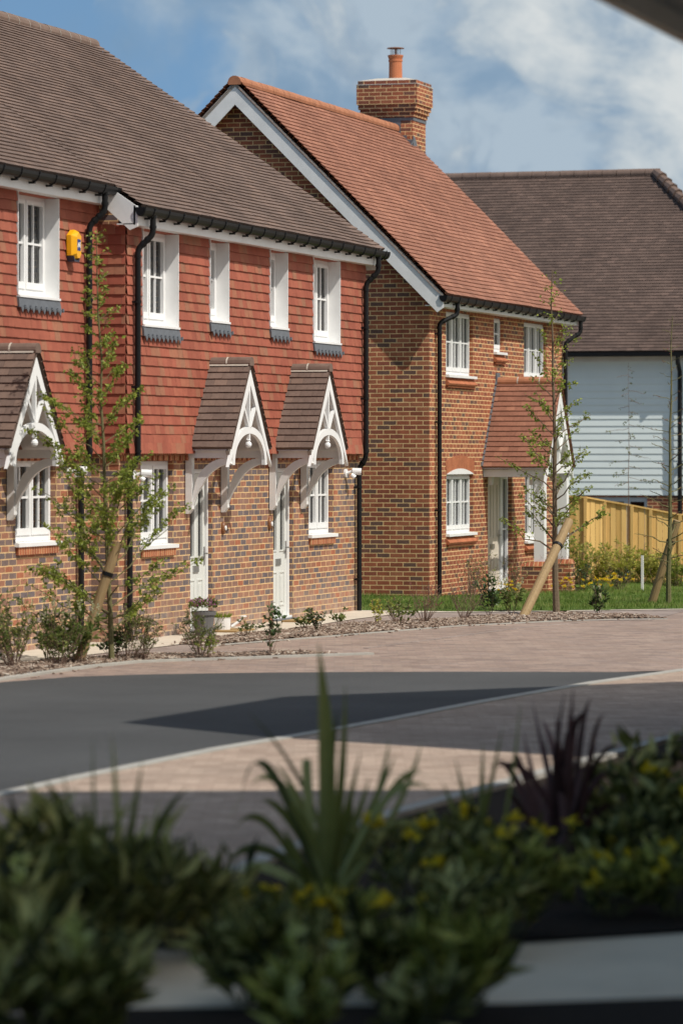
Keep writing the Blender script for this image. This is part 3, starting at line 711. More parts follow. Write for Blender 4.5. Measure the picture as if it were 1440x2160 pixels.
e = MB(); e.box(rx0+.06, rx1-.03, 16.40, 16.422, 4.63, 4.80); e.box(rx0+.06, rx1-.03, 16.422, GY0, 4.637, 4.65); e.build('fascia', M['white'], B2)
gutter(B2, rx0-.0, rx1+.12, 16.335, 4.80, .062)
downpipe(B2, [(60.32, 16.335, 4.76), (60.32, 16.335, 4.52), (60.10, GY0-.07, 4.38), (60.10, GY0-.07, -.15)], .038, clips=(4.2, 2.75, 1.3))
downpipe(B2, [(69.12, 16.335, 4.76), (69.12, 16.335, 4.50), (68.93, GY0-.07, 4.30), (68.93, GY0-.07, -.2)], .038, clips=(4.0, 2.7, 1.3))
for (a, b_, c, d, nc, cl, lab) in ((60.76, 62.50, 3.50, 4.60, 3, 2, None), (63.90, 64.58, 3.96, 4.60, 1, 2, None), (66.04, 67.74, 3.52, 4.60, 3, 2, None), (60.78, 62.52, .85, 1.88, 3, 2, 'arched window with a curved white head'), (66.12, 67.3, .62, 1.90, 2, 2, None)):
    wd = window(B2, a+.004, b_-.004, c+.055, d-.003, GY0+.07, nc, cl, 2, sill=GY0-.03, lab=lab, slim=True, curtains=False)
    t = MB(); t.hexa([(a-.03, GY0-.06, c-.13), (b_+.04, GY0-.06, c-.13), (b_+.04, GY0+.0, c-.13), (a-.03, GY0+.0, c-.13), (a-.03, GY0-.075, c-.10), (b_+.04, GY0-.075, c-.10), (b_+.04, GY0+.0, c-.02), (a-.03, GY0+.0, c-.02)])
    t.box(a, b_, GY0-.04, GY0+.0, c-.165, c-.132); t.build('tile_sill', M['brick_arch'], wd)
    if lab:
        xm = (a+b_)/2; hw = (b_-a)/2; zc = 1.885; R = (hw*hw+.095*.095)/(2*.095)
        th = math.asin(hw/R); cz = zc+.095-R
        seg = [(xm+R*math.sin(-th+2*th*k/14), cz+R*math.cos(-th+2*th*k/14)) for k in range(15)]
        h = MB(); h.prism(seg, lambda p, q, t_: (p, t_, q), GY0-.012, GY0+.06); h.build('arched_head', M['white'], wd)
        ar = MB(); R2 = R+.22; A = [(xm+R2*math.sin(-th*1.02+2.04*th*k/14), cz+R2*math.cos(-th*1.02+2.04*th*k/14)) for k in range(15)]
        ring_strip(ar, A, seg, lambda p, q, t_: (p, t_, q), GY0-.006, GY0+.02); ar.build('brick_arch', M['brick_arch'], wd)
# front door with side light, gable vent
door(B2, 63.52, 64.66, GZ, 1.88, GY0+.07, M['cream2'], 'cream front door under the porch', False)
window(B2, 64.66, 65.15, GZ+.02, 1.88, GY0+.07, 1, 1, 2, sill=False, name='side_light', curtains=False)
v = MB(); v.box(GX0-.012, GX0+.01, 19.75, 19.98, 7.05, 7.20); v.box(GX0-.02, GX0-.012, 19.83, 19.92, 7.145, 7.16); v.build('air_vent', M['pot_red'], B2)
# chimney
c = MB(); cx0, cx1, cy0, cy1 = 68.92, 69.80, 19.53, 20.50
c.box(cx0, cx1, cy0, cy1, 3, 8.60)
for k, (g_, z0, z1) in enumerate(((.03, 8.60, 8.675), (.055, 8.675, 8.75), (.085, 8.75, 8.84), (.11, 8.84, 9.21), (.09, 9.225, 9.29))):
    c.box(cx0-g_, cx1+g_, cy0-g_, cy1+g_, z0, z1)
for k in range(5):
    c.box(cx0+.02+k*.19, cx0+.11+k*.19, cy0-.075, cy0-.05, 8.68, 8.745)
ch = c.build('chimney', M['brick_red'], roof2)
f = MB(); f.box(cx0-.115, cx1+.115, cy0-.115, cy1+.115, 9.21, 9.226)
f.hexa([(cx0-.09, cy0-.09, 9.29), (cx1+.09, cy0-.09, 9.29), (cx1+.09, cy1+.09, 9.29), (cx0-.09, cy1+.09, 9.29), (cx0+.2, cy0+.2, 9.36), (cx1-.2, cy0+.2, 9.36), (cx1-.2, cy1-.2, 9.36), (cx0+.2, cy1-.2, 9.36)])
f.build('mortar_cap', M['mortar'], ch)
f = MB(); f.box(cx0-.012, cx1+.012, cy0-.012, cy1+.012, 8.53, 8.585)
f.prism([(cy0-.01, rz2(cy0)-.1), (cy0-.01, rz2(cy0)+.17), (cy0+.12, rz2(cy0)+.17), (cy0+.12, rz2(cy0)+.25), (cy0+.24, rz2(cy0)+.25), (cy0+.24, 8.53), (cy1, 8.53), (cy1, 8.0), (GYR, 8.2)], fnx, cx0-.008, cx0-.003)
f.prism([(cx0-.008, 7.9), (cx0-.008, 8.25), (cx0+.14, 8.20), (cx0+.34, 8.0), (cx0+.34, 7.85)], lambda a, b_, t: (a, t, b_), cy0-.008, cy0-.003)
f.prism([(rx1-.55, y) for y in (0,)] + [(rx1-.3, .1), (rx1-.2, .2)], lambda a, b_, t: (a, t, 8+b_), cy0-.006, cy0-.003)
f.build('lead_flashing', M['lead'], ch)
p = MB(); p.lathe((69.36, 20.0, 9.33), [(.13, 0), (.125, .34), (.125, .36), (.135, .365), (.135, .40), (.125, .405), (.15, .47), (.15, .485), (.12, .485)], 20)
po = p.build('chimney_pot', M['pot_red'], ch, smooth=False)
p = MB(); p.lathe((69.36, 20.0, 9.945), [(.17, 0), (.155, .012), (.001, .03)], 18)
for a in range(6): p.tube([(69.36+.09*math.cos(a), 20+.09*math.sin(a), 9.80), (69.36+.09*math.cos(a), 20+.09*math.sin(a), 9.95)], .005, 5)
p.tube([(69.36, 20, 9.8), (69.36, 20, 9.95)], .018, 6); p.build('cowl', M['bronze'], po)

# porch
def porch(T, xc, yw, yf, hw, ze, za):
    fn = lambda a, b, t: (a, t, b); c = MB(); sl = math.hypot(hw, za-ze); dx = yw-yf
    for sg in (-1, 1):
        O = (xc+sg*hw, yf-.03, ze); s = V((-sg*hw, 0, za-ze)); n = V((sg*(za-ze), 0, hw))
        tiles(c, O, (0, 1, 0), s, n, dx+.03, sl, .105, .165)
        n_ = n.normalized(); O = V(O); e = V((0, dx+.03, 0)); c.face([O-n_*.012, O+e-n_*.012, O+e+s-n_*.012, O+s-n_*.012], .2)
    roof = c.build('porch_roof', M['roof_red'], T); roof['label'] = 'steep orange tiled porch roof over the front door'
    r = MB(); j = MB(); half_ridge(r, j, (xc, yf-.04, za-.02), (xc, yw, za-.02), .095, .36); r.build('ridge', M['ridge_red'], roof); j.build('ridge_mortar', M['mortar'], roof)
    l = MB(); l.box(xc-.11, xc+.11, yw-.03, yw-.002, za-.06, za+.14)
    nst = 15
    for sg in (-1,):
        for k in range(nst):
            t0, t1 = k/nst, (k+1)/nst; x0 = xc+sg*hw*(1-t0); x1 = xc+sg*hw*(1-t1); z0 = ze+(za-ze)*t0; z1 = ze+(za-ze)*t1
            l.prism([(x0-.03, z0), (x0-.03, z0+.03), (x0-.10, z0+.035), (x1-.09, z1+.01), (x1, z1)], fn, yw-.02, yw-.003)
    l.build('lead_flashing', M['lead'], roof)
    b = MB(); sx = hw/(za-ze)
    for sg in (-1, 1):
        P = [(xc, za-.12), (xc+sg*((za-.12)-ze)*sx, ze), (xc+sg*(((za-.12)-(ze-.28))*sx-.06), ze-.28), (xc+sg*((za-.12)-ze)*sx-sg*.10, ze-.02), (xc, za-.40)]
        b.prism(P, fn, yf-.005, yf+.04)
        b.beam((xc, yf+.02, ze+.28), (xc+sg*.28, yf+.02, ze+.62), .04, .07, (0, 1, 0))
    b.box(xc-hw*.86, xc+hw*.86, yf+.002, yf+.05, ze-.10, ze+.06); b.box(xc-.05, xc+.05, yf+.004, yf+.045, ze+.06, za-.3)
    b.build('barge_board', M['white'], roof)
    k = MB()
    for sg in (-1, 1): k.box(xc+sg*hw*.88-.06, xc+sg*hw*.88+.06, yf+.05, yw, ze-.16, ze-.03)
    for yy in (yf+.3, yw-.12):
        k.prism([(xc-hw*.80, ze-.16), (xc-hw*.80, ze-.30), (xc-hw*.72, ze-.30), (xc-hw*.66, ze-.16)], fn, yy, yy+.05)
    k.build('wall_plate', M['white_dull'], roof)
    so = MB()
    for sg in (-1, 1): so.face([(xc+sg*hw, yf+.05, ze-.02), (xc+sg*hw, yw, ze-.02), (xc, yw, za-.08), (xc, yf+.05, za-.08)])
    so.face([(xc-hw, yf+.3, ze), (xc+hw, yf+.3, ze), (xc, yf+.3, za-.1)]); so.build('soffit', M['white_dull'], roof)
    for sg in (-1, 1):
        q = MB(); q.box(xc+sg*hw*.82-.085, xc+sg*hw*.82+.085, yf+.06, yf+.24, .38, ze-.16); q.build('post', M['white'], roof)
        d = MB(); d.box(xc+sg*hw*.82-.17, xc+sg*hw*.82+.17, yf-.03, yf+.44, -.4, .30); o = d.build('dwarf_wall', M['brick_red'], T)
        cp = MB(); cp.hexa([(xc+sg*hw*.82-.18, yf-.045, .30), (xc+sg*hw*.82+.18, yf-.045, .30), (xc+sg*hw*.82+.18, yf+.455, .30), (xc+sg*hw*.82-.18, yf+.455, .30),
            (xc+sg*hw*.82-.12, yf-.0, .38), (xc+sg*hw*.82+.12, yf-.0, .38), (xc+sg*hw*.82+.12, yf+.40, .38), (xc+sg*hw*.82-.12, yf+.40, .38)])
        cp.build('coping', M['brick_edge'], o)
porch(B2, 64.12, GY0, 15.52, 1.0, 1.99, 3.50)

# ------------------------------------------------------------------ the weatherboarded house
HX, HYL, HYR = 80.5, 27.0, 13.9
B3 = thing('weatherboard_house', 'pale blue weatherboarded house with a dark brown hipped roof', 'house', (HX, 18, -.85))
w = MB(); wall_x(w, HYR, HYL, -1.2, 1.33, HX, [(17.55, 19.15, -.85, 1.30)]); 
w.face([(HX+8, HYL, -1), (HX+8, HYR, -1), (HX+8, HYR, 4.4), (HX+8, HYL, 4.4)]); w.face([(HX, HYR, -1), (HX+8, HYR, -1), (HX+8, HYR, 4.4), (HX, HYR, 4.4)]); w.face([(HX, HYL, -1), (HX+8, HYL, -1), (HX+8, HYL, 4.4), (HX, HYL, 4.4)])
w.build('wall', M['brick_red'], B3)
c = MB(); z = 1.34; g = .1505
while z < 4.3:
    c.face([(HX-.034, HYL, z), (HX-.034, HYR, z), (HX-.020, HYR, z+g), (HX-.020, HYL, z+g)]); c.face([(HX-.020, HYL, z), (HX-.020, HYR, z), (HX-.034, HYR, z), (HX-.034, HYL, z)]); z += g
c.build('weatherboards', M['weather'], B3)
t = MB(); t.box(HX-.05, HX-.01, 19.28, 19.38, 1.33, 4.35); t.box(HX-.045, HX-.01, 19.385, HYL, 4.24, 4.35); t.box(HX-.045, HX-.01, HYR, 19.275, 4.24, 4.35); t.build('corner_board', M['white_dull'], B3)
d = MB()
for (a, b) in ((17.55, 18.0), (18.0, 18.53), (18.53, 19.15)):
    d.box(HX+.03, HX+.08, a, a+.07, -.85, 1.30); d.box(HX+.03, HX+.08, b-.07, b, -.85, 1.30); d.box(HX+.03, HX+.08, a+.07, b-.07, 1.2, 1.30)
dd = d.build('glazed_door', M['greyframe'], B3); g_ = MB(); g_.face([(HX+.06, 19.15, -.85), (HX+.06, 17.55, -.85), (HX+.06, 17.55, 1.25), (HX+.06, 19.15, 1.25)]); g_.build('pane', M['glass'], dd)
ex, ez, rz_, rxx = 80.16, 4.44, 8.60, 84.4; hy = 18.25; sl = math.hypot(rxx-ex, rz_-ez); s = V((rxx-ex, 0, rz_-ez)); n = V((-(rz_-ez), 0, rxx-ex))
r = MB(); tiles(r, (ex, HYL, ez), (0, -1, 0), s, n, 1, sl, .0985, .165, urange=lambda q: (0, (HYL-hy)+(hy-HYR+.25)*(1-q/sl)), lift=lambda a, b: .006*math.sin(a*1.1)*math.sin(b*1.7))
nn = n.normalized()*.03
r.face([V((ex, HYL, ez))-nn, V((ex, HYR-.25, ez))-nn, V((rxx, hy, rz_))-nn, V((rxx, HYL, rz_))-nn], .1)
s2 = V((0, hy-HYR+.25, rz_-ez)); n2 = V((0, -(rz_-ez), hy-HYR+.25)); ln2 = s2.length
tiles(r, (ex, HYR-.25, ez), (1, 0, 0), s2, n2, 1, ln2, .0985, .33, urange=lambda q: ((rxx-ex)*q/ln2, 2*(rxx-ex)-(rxx-ex)*q/ln2))
r.face([(rxx, HYL, rz_), (rxx, hy, rz_), (2*rxx-ex, HYR-.25, ez), (2*rxx-ex, HYL, ez)])
r.face([(ex, HYL, ez), (rxx, HYL, rz_), (2*rxx-ex, HYL, ez)])
r3 = r.build('roof', M['roof_dark'], B3)
rd = MB(); rj = MB(); half_ridge(rd, None, (rxx, HYL, rz_), (rxx, hy-.15, rz_), .12, .33)
rd.build('ridge', M['ridge_brown'], r3)
hp = MB(); P0, P1 = V((rxx-.05, hy-.05, rz_+.02)), V((ex, HYR-.25, ez+.05)); k = 30
for q in range(k):                                        # bonnet hip tiles
    a, b = P0.lerp(P1, q/k), P0.lerp(P1, (q+1.25)/k); hp.tube([a, b+V((0, 0, .03))], [.10, .14], 9)
hp.build('hip_tiles', M['ridge_brown'], r3)
g = MB(); g.box(ex-.075, ex+.02, HYR-.3, HYL, 4.35, 4.43); g.box(ex+.02, HX, HYR-.2, HYL, 4.36, 4.375); g.build('gutter', M['black'], B3)
q = MB(); q.tube([(ex-.03, 16.8, 4.35), (ex-.03, 16.8, 4.2), (HX-.15, 16.8, 4.0), (HX-.15, 16.8, -.8)], .05, 10); q.box(HX-.19, HX-.0, 16.74, 16.86, 2.0, 2.04); q.build('downpipe', M['black'], B3)

# ------------------------------------------------------------------ houses added for their shadows and reflections, mostly out of frame
HA = thing('added_house', 'house with a brown eave in the top right corner, its unseen walls added to shade the near bed', 'house', (15, -4, 0))
C0 = V((20.25, 2.96, 0)); dA = V((-.94, -.34, 0)).normalized(); nA = V((.34, -.94, 0)).normalized()
def PA(t, q, z): return C0+dA*t+nA*q+V((0, 0, z))
w = MB(); Lh, Wd, Hh = 26, 9, 9.0
w.hexa([PA(0, 0, -.1), PA(Lh, 0, -.1), PA(Lh, Wd, -.1), PA(0, Wd, -.1), PA(0, 0, Hh), PA(Lh, 0, Hh), PA(Lh, Wd, Hh), PA(0, Wd, Hh)]); w.build('wall', M['pale_render'], HA)  # added body casts the foreground shade, pale walls bounce light
r = MB(); r.hexa([PA(-.02, -.02, Hh), PA(Lh, -.02, Hh), PA(Lh, Wd, Hh), PA(-.02, Wd, Hh), PA(4, 4.3, Hh+2.4), PA(Lh-4, 4.3, Hh+2.4), PA(Lh-4, 4.7, Hh+2.4), PA(4, 4.7, Hh+2.4)]); r.build('roof', M['roof_brown'], HA)
EY, EZ = 3.72, 4.20
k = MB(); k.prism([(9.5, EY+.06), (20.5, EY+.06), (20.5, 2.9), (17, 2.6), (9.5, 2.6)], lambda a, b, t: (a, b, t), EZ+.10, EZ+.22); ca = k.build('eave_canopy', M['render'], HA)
k = MB(); k.box(9.5, 20.5, EY, EY+.06, EZ, EZ+.2); k.build('eave_fascia', M['brownboard'], ca)
HB = thing('added_house', 'added house across the road shaped to shade the tarmac, unseen on the right', 'house', (31, 0, 0))
prof = [(26.0, -.1), (34.72, -.1), (34.72, 4.55), (30.14, 8.75), (26.5, 9.1), (26.0, 6.7)]  # outline invented to cast the shadow on the road
w = MB(); w.prism(prof, lambda a, b, t: (a, t, b), -5, 4.32); w.build('wall', M['brick_multi'], HB)
r = MB()
for (a, b) in ((2, 3), (3, 4), (4, 5)):
    p, q = V((prof[a][0], 0, prof[a][1])), V((prof[b][0], 0, prof[b][1])); up = V((-(q-p).z, 0, (q-p).x)).normalized()*-.04
    r.hexa([p+V((0, -5, 0)), p+V((0, 4.33, 0)), q+V((0, 4.33, 0)), q+V((0, -5, 0)), p+up+V((0, -5, 0)), p+up+V((0, 4.33, 0)), q+up+V((0, 4.33, 0)), q+up+V((0, -5, 0))])
r.build('roof', M['roof_brown'], HB)

HC = thing('added_house', 'added house that darkens the window reflections, unseen behind the weatherboarded one', 'house', (103, 5, -1))
w = MB(); w.box(98, 108, -8, 12.5, -2, 4.6); w.build('wall', M['brick_multi'], HC)  # unseen block added so the window glass reflects something dark
r = MB(); r.prism([(97.6, 4.6), (108.4, 4.6), (103, 9.4)], lambda a, b, t: (a, t, b), -8.3, 12.8); r.build('roof', M['roof_dark'], HC)
# ------------------------------------------------------------------ ground
def gz(x):
    if x < 53: return 0
    return -.017*(x-53) if x < 72 else -.323-.045*(min(x, 86)-72)
def sheet(name, poly, z, mat, kind='structure'):
    m = MB(); m.face([(p[0], p[1], z) for p in poly]); o = m.build(name, mat); o['kind'] = kind; return o
def strip(name, line, w, z0, z1, mat, side=1):
    m = MB(); P = [V((a, b, 0)) for a, b in line]; Lf = []; Rt = []
    for k, p in enumerate(P):
        d = (P[min(k+1, len(P)-1)]-P[max(k-1, 0)]).normalized(); nrm = V((-d.y, d.x, 0)); Lf.append(p); Rt.append(p+nrm*w*side)
    for k in range(len(P)-1):
        a, b, c, d = Lf[k], Lf[k+1], Rt[k+1], Rt[k]
        m.hexa([a+V((0, 0, z0)), b+V((0, 0, z0)), c+V((0, 0, z0)), d+V((0, 0, z0)), a+V((0, 0, z1)), b+V((0, 0, z1)), c+V((0, 0, z1)), d+V((0, 0, z1))], U(0, 1))
    o = m.build(name, mat); o['kind'] = 'structure'; return o
m = MB(); xs = [-150, -40, 0, 30, 53, 56, 60, 64, 68, 72, 76, 80, 86, 120, 400]; ys = [-300, -60, -20, 0, 20, 60, 300]
for a, b in zip(xs, xs[1:]):
    for c, d in zip(ys, ys[1:]): m.face([(a, c, gz(a)-.03), (b, c, gz(b)-.03), (b, d, gz(b)-.03), (a, d, gz(a)-.03)])
structure(m.build('ground', M['ground']))
sheet('block_paving', [(-20, -30), (58, -30), (54.2, 9.3), (53.2, 11.0), (52.6, 11.9), (51.75, 13.1), (51.3, 14), (51.0, 14.9), (38, 15.3), (-20, 15.3)], 0, M['pavers'])
sheet('near_block_paving', [(-20, -30), (58, -30), (54.5, 9), (46, 6.1), (38, 7.98), (35.76, 8.34), (32.71, 8.64), (30.13, 8.8), (26.85, 9.14), (24.19, 9.25), (-20, 9.26)], .004, M['pavers_tan'])
sheet('grey_paving', [(38.0, 14.8), (41, 14.55), (45.1, 14.4), (48.8, 14.55), (50.9, 14.4), (51.2, 13.8), (51.6, 13.0), (52.4, 11.8), (53.0, 10.95), (49.6, 10.75), (48.84, 11.9), (47.1, 12.75), (44.1, 13.45), (41.24, 14.1), (40.6, 14.15), (40, 12.85), (38.7, 14.2)], .004, M['pavers_grey'])
rk = [(-20, 9.28), (10, 9.28), (22.5, 9.28), (24.19, 9.27), (26.85, 9.16), (28.3, 8.99), (30.13, 8.83), (32.71, 8.66), (35.76, 8.36), (38.0, 8.0)]
far = [(37.8, 8.0), (37.55, 8.5), (37.2, 9.88), (36.72, 11.24), (36.3, 12.1), (35.75, 12.93), (35.2, 13.45), (34.2, 13.78), (33.5, 13.86), (-20, 13.9)]
sheet('road', rk+far, .004, M['tarmac'])
strip('kerb', rk+[(39.5, 7.7), (46, 6.2)], .13, -.05, .014, M['kerbstone'], -1)
strip('kerb', [(10, 6.2), (18.26, 6.28), (19.53, 6.36), (21.89, 6.41), (23.6, 6.32), (28.26, 6.1), (30, 5.9)], .12, -.05, .05, M['kerbstone'], -1)
strip('kerb', [(15, 13.9), (33.5, 13.90), (34.33, 13.9), (35.58, 13.9), (36.84, 13.86), (37.83, 13.7), (38.33, 13.34), (38.75, 12.95), (39.28, 12.53), (40.11, 11.81)], .13, -.05, .022, M['kerbstone'], 1)
bed2_low = [(41.24, 14.18), (41.98, 14.03), (43.01, 13.77), (44.08, 13.51), (47.11, 12.8), (48.84, 11.94), (49.66, 11.24), (50.0, 10.64)]
strip('kerb', bed2_low, .07, -.05, .012, M['kerbstone'], -1)
strip('paving_line', [(41.38, 12.25), (43.28, 12.09), (47.0, 11.81), (48.6, 11.4)], .07, -.05, .007, M['pavers_grey'], 1)
sheet('footpath', [(-20, 15.74), (41.72, 15.74), (41.72, 15.4), (51.45, 15.4), (51.45, 13.98), (51.85, 13.1), (52.7, 11.95), (53.3, 11.1), (54.5, 9.3), (57, 5), (56.8, 4.9), (54.3, 9.2), (53.1, 11.0), (52.5, 11.85), (51.65, 13.05), (51.2, 13.9), (50.9, 14.5), (48.8, 14.6), (47.6, 14.59), (45.1, 14.44), (41, 14.6), (38, 14.87), (-20, 15.05)], .008, M['concrete'])
sheet('foreground_pavement', [(15.9, 8), (15.75, 5.66), (16.36, 4.22), (17.0, 3.54), (18.2, 1.5), (16, 1.2), (15.0, 3.12), (14.61, 3.73), (14.04, 5.18), (13.2, 8)], .012, M['slab'])
sheet('planting_soil', [(15.95, 6.2), (21.9, 6.28), (28.2, 5.97), (30, 5.7), (30, 3), (18.3, 1.5), (17.05, 3.56), (16.4, 4.24), (15.8, 5.66)], .02, M['soil'])
sheet('planting_soil', [(8, 6.1), (13.1, 6.1), (14.0, 5.18), (14.58, 3.73), (14.95, 3.12), (15.9, 1.2), (8, 1)], .02, M['soil'])

def inside(p, poly):
    c = False; n = len(poly)
    for i in range(n):
        (x1, y1), (x2, y2) = poly[i], poly[(i+1) % n]
        if (y1 > p[1]) != (y2 > p[1]) and p[0] < (x2-x1)*(p[1]-y1)/(y2-y1)+x1: c = not c
    return c
def edge_d(p, poly):
    best = 9; n = len(poly); P = V((p[0], p[1]))
    for i in range(n):
        a, b = V(poly[i]), V(poly[(i+1) % n]); ab = b-a; t = max(0, min(1, (P-a).dot(ab)/ab.length_squared)); best = min(best, (P-a-ab*t).length)
    return best
bed1 = [(30, 13.93), (34.33, 14.02), (36.84, 13.98), (37.88, 13.82), (38.42, 13.44), (38.85, 13.05), (39.36, 12.63), (40.0, 12.1), (39.92, 12.79), (39.5, 13.3), (39.2, 13.85), (38.65, 14.27), (37.5, 14.66), (36.5, 14.9), (30, 14.95)]
bed2 = bed2_low+[(50.15, 10.8), (50.45, 11.4), (50.8, 12.1), (50.4, 12.7), (49.4, 13.14), (48.6, 13.6), (47.7, 14.0), (46.5, 14.26), (44.3, 14.44), (42.44, 14.83), (41.6, 14.6)]
def bed(name, poly, lab, chips):
    m = MB(); xs_ = [p[0] for p in poly]; ys_ = [p[1] for p in poly]; st = .14
    nx = int((max(xs_)-min(xs_))/st)+1; ny = int((max(ys_)-min(ys_))/st)+1; H = {}
    def h(x, y):
        if not inside((x, y), poly): return -.03
        return .006+min(.035, edge_d((x, y), poly)*.2)*(.7+.5*math.sin(x*3.1+y*2)*math.sin(y*4-x))+U(0, .012)
    for i in range(nx+1):
        for j in range(ny+1):
            x, y = min(xs_)+i*st, min(ys_)+j*st; H[i, j] = (x, y, h(x, y))
    for i in range(nx):
        for j in range(ny):
            q = [H[i, j], H[i+1, j], H[i+1, j+1], H[i, j+1]]
            if max(p[2] for p in q) > 0: m.face(q, .3)
    base = m.build(name, M['mulch_soil']); base['kind'] = 'structure'
    c = MB(); k = 0
    while k < chips:
        x, y = U(min(xs_), max(xs_)), U(min(ys_), max(ys_))
        if not inside((x, y), poly) and not (random.random() < .03 and edge_d((x, y), poly) < .25): continue
        k += 1; i, j = int((x-min(xs_))/st), int((y-min(ys_))/st); z = max(.005, max(H[min(i+a, nx), min(j+b, ny)][2] for a in (0, 1) for b in (0, 1)))
        d = V((U(-1, 1), U(-1, 1), U(-.12, .18))).normalized(); e = d.cross(V((U(-.5, .5), U(-.5, .5), 1))).normalized(); ln, wd = U(.012, .038), U(.005, .012); p = V((x, y, z+U(-.006, .006)))
        f_ = e.cross(d)*.006
        c.hexa([p-d*ln-e*wd-f_, p+d*ln-e*wd*.6-f_, p+d*ln+e*wd*.6-f_, p-d*ln+e*wd-f_, p-d*ln-e*wd+f_, p+d*ln-e*wd*.6+f_, p+d*ln+e*wd*.6+f_, p-d*ln+e*wd+f_], random.random())
    o = c.build('bark_chips', M['chips']); o['kind'] = 'stuff'; o['label'] = lab; o['category'] = 'mulch'
bed('planting_bed', bed1, 'bark chips on the planting bed beside the tarmac kerb', 6000)
bed('planting_bed', bed2, 'bark chips on the long island bed in front of the doors', 9000)
# lawn
lawn = [(51.5, 16.2), (51.5, 14.05), (51.9, 13.2), (52.75, 12.05), (53.4, 11.2), (54.6, 9.3), (58, 8.5), (76, 14.2), (73.5, 17), (69, 16.6), (65.3, 15.3), (63, 15.6), (60, 16.5), (59.72, 20), (51.9, 20)]
m = MB(); 
def lawn_z(x, y): return gz(x)+.02+.11*max(0, min(1, (x-60)/8))*(.5+.5*math.sin(x*.9+y*.6))
for i in range(int(26/.5)):
    for j in range(int(12/.5)):
        x, y = 51+i*.5, 8.5+j*.5
        if inside((x+.25, y+.25), lawn): m.face([(a, b, lawn_z(a, b)-.012) for a, b in ((x, y), (x+.5, y), (x+.5, y+.5), (x, y+.5))])
structure(m.build('lawn_ground', M['turf']))
g = MB(); k = 0
while k < 30000:
    x, y = U(51.4, 72), U(9, 19.5); D = .9568*x+.2907*y; Lx = .2907*x-.9568*y
    if abs(Lx) > .1*D or not inside((x, y), lawn): continue
    k += 1; z = lawn_z(x, y)-.01; h = U(.03, .075)*(1+.5*math.sin(x*2.3)*math.sin(y*3.1)); a = U(0, 6.28); w = U(.003, .006); tx, ty = U(-.03, .03), U(-.03, .03)
    ca, sa = math.cos(a)*w, math.sin(a)*w
    g.face([(x-ca, y-sa, z), (x+ca, y+sa, z), (x+tx, y+ty, z+h)], min(1, max(0, random.gauss(.5+.3*math.sin(x*1.3+y), .25))))
o = g.build('grass', M['grass']); o['kind'] = 'stuff'; o['label'] = 'mown lawn round the brick house'; o['category'] = 'lawn'

# ------------------------------------------------------------------ fence
F = thing('timber_fence', 'new golden timber fence with a sloping top beside the brick house', 'fence', (72.3, 16, -.4))
pts = [(72.0, 18.6, 1.50), (72.15, 16.95, 1.40), (72.4, 16.62, 1.33), (72.5, 16.1, 1.24), (72.6, 15.75, 1.17), (72.75, 15.2, 1.06), (72.9, 14.6, 1.12), (73.1, 13.8, 1.22), (73.3, 12.9, 1.28)]
rail = MB()
for k in range(len(pts)-1):
    a, b = pts[k], pts[k+1]; n = max(2, round(math.hypot(b[0]-a[0], b[1]-a[1])/.105)); p = MB()
    for i in range(n):
        t0, t1 = i/n, (i+.93)/n; A = V(a).lerp(V(b), t0); B_ = V(a).lerp(V(b), t1); d = .010 if i % 2 else .0; rr = U(0, 1)
        p.hexa([(A.x-d, A.y, -1.0), (A.x-d+.016, A.y, -1.0), (B_.x-d+.016, B_.y, -1.0), (B_.x-d, B_.y, -1.0), (A.x-d, A.y, A.z-.03), (A.x-d+.016, A.y, A.z-.03), (B_.x-d+.016, B_.y, B_.z-.03), (B_.x-d, B_.y, B_.z-.03)], rr)
    p.build('panel', M['fence'], F)
    q = MB(); q.box(b[0]-.05, b[0]-.024, b[1]-.03, b[1]+.03, -1.0, b[2]-.01, .9); q.build('cover_strip', M['fence'], F)
    rail.beam((a[0]-.01, a[1], a[2]-.015), (b[0]-.01, b[1], b[2]-.015), .075, .03)
rail.build('capping', M['fence'], F)

# ------------------------------------------------------------------ plants
def stick(mb, p, q, r0, r1, n=5, wig=.0, seg=3, r=.5):
    p, q = V(p), V(q); L_ = (q-p).length; P = [p.lerp(q, k/seg)+(V((U(-1, 1), U(-1, 1), U(-1, 1)))*wig*L_ if 0 < k < seg else V()) for k in range(seg+1)]
    mb.tube(P, [r0+(r1-r0)*k/seg for k in range(seg+1)], n, r, caps=False); return P

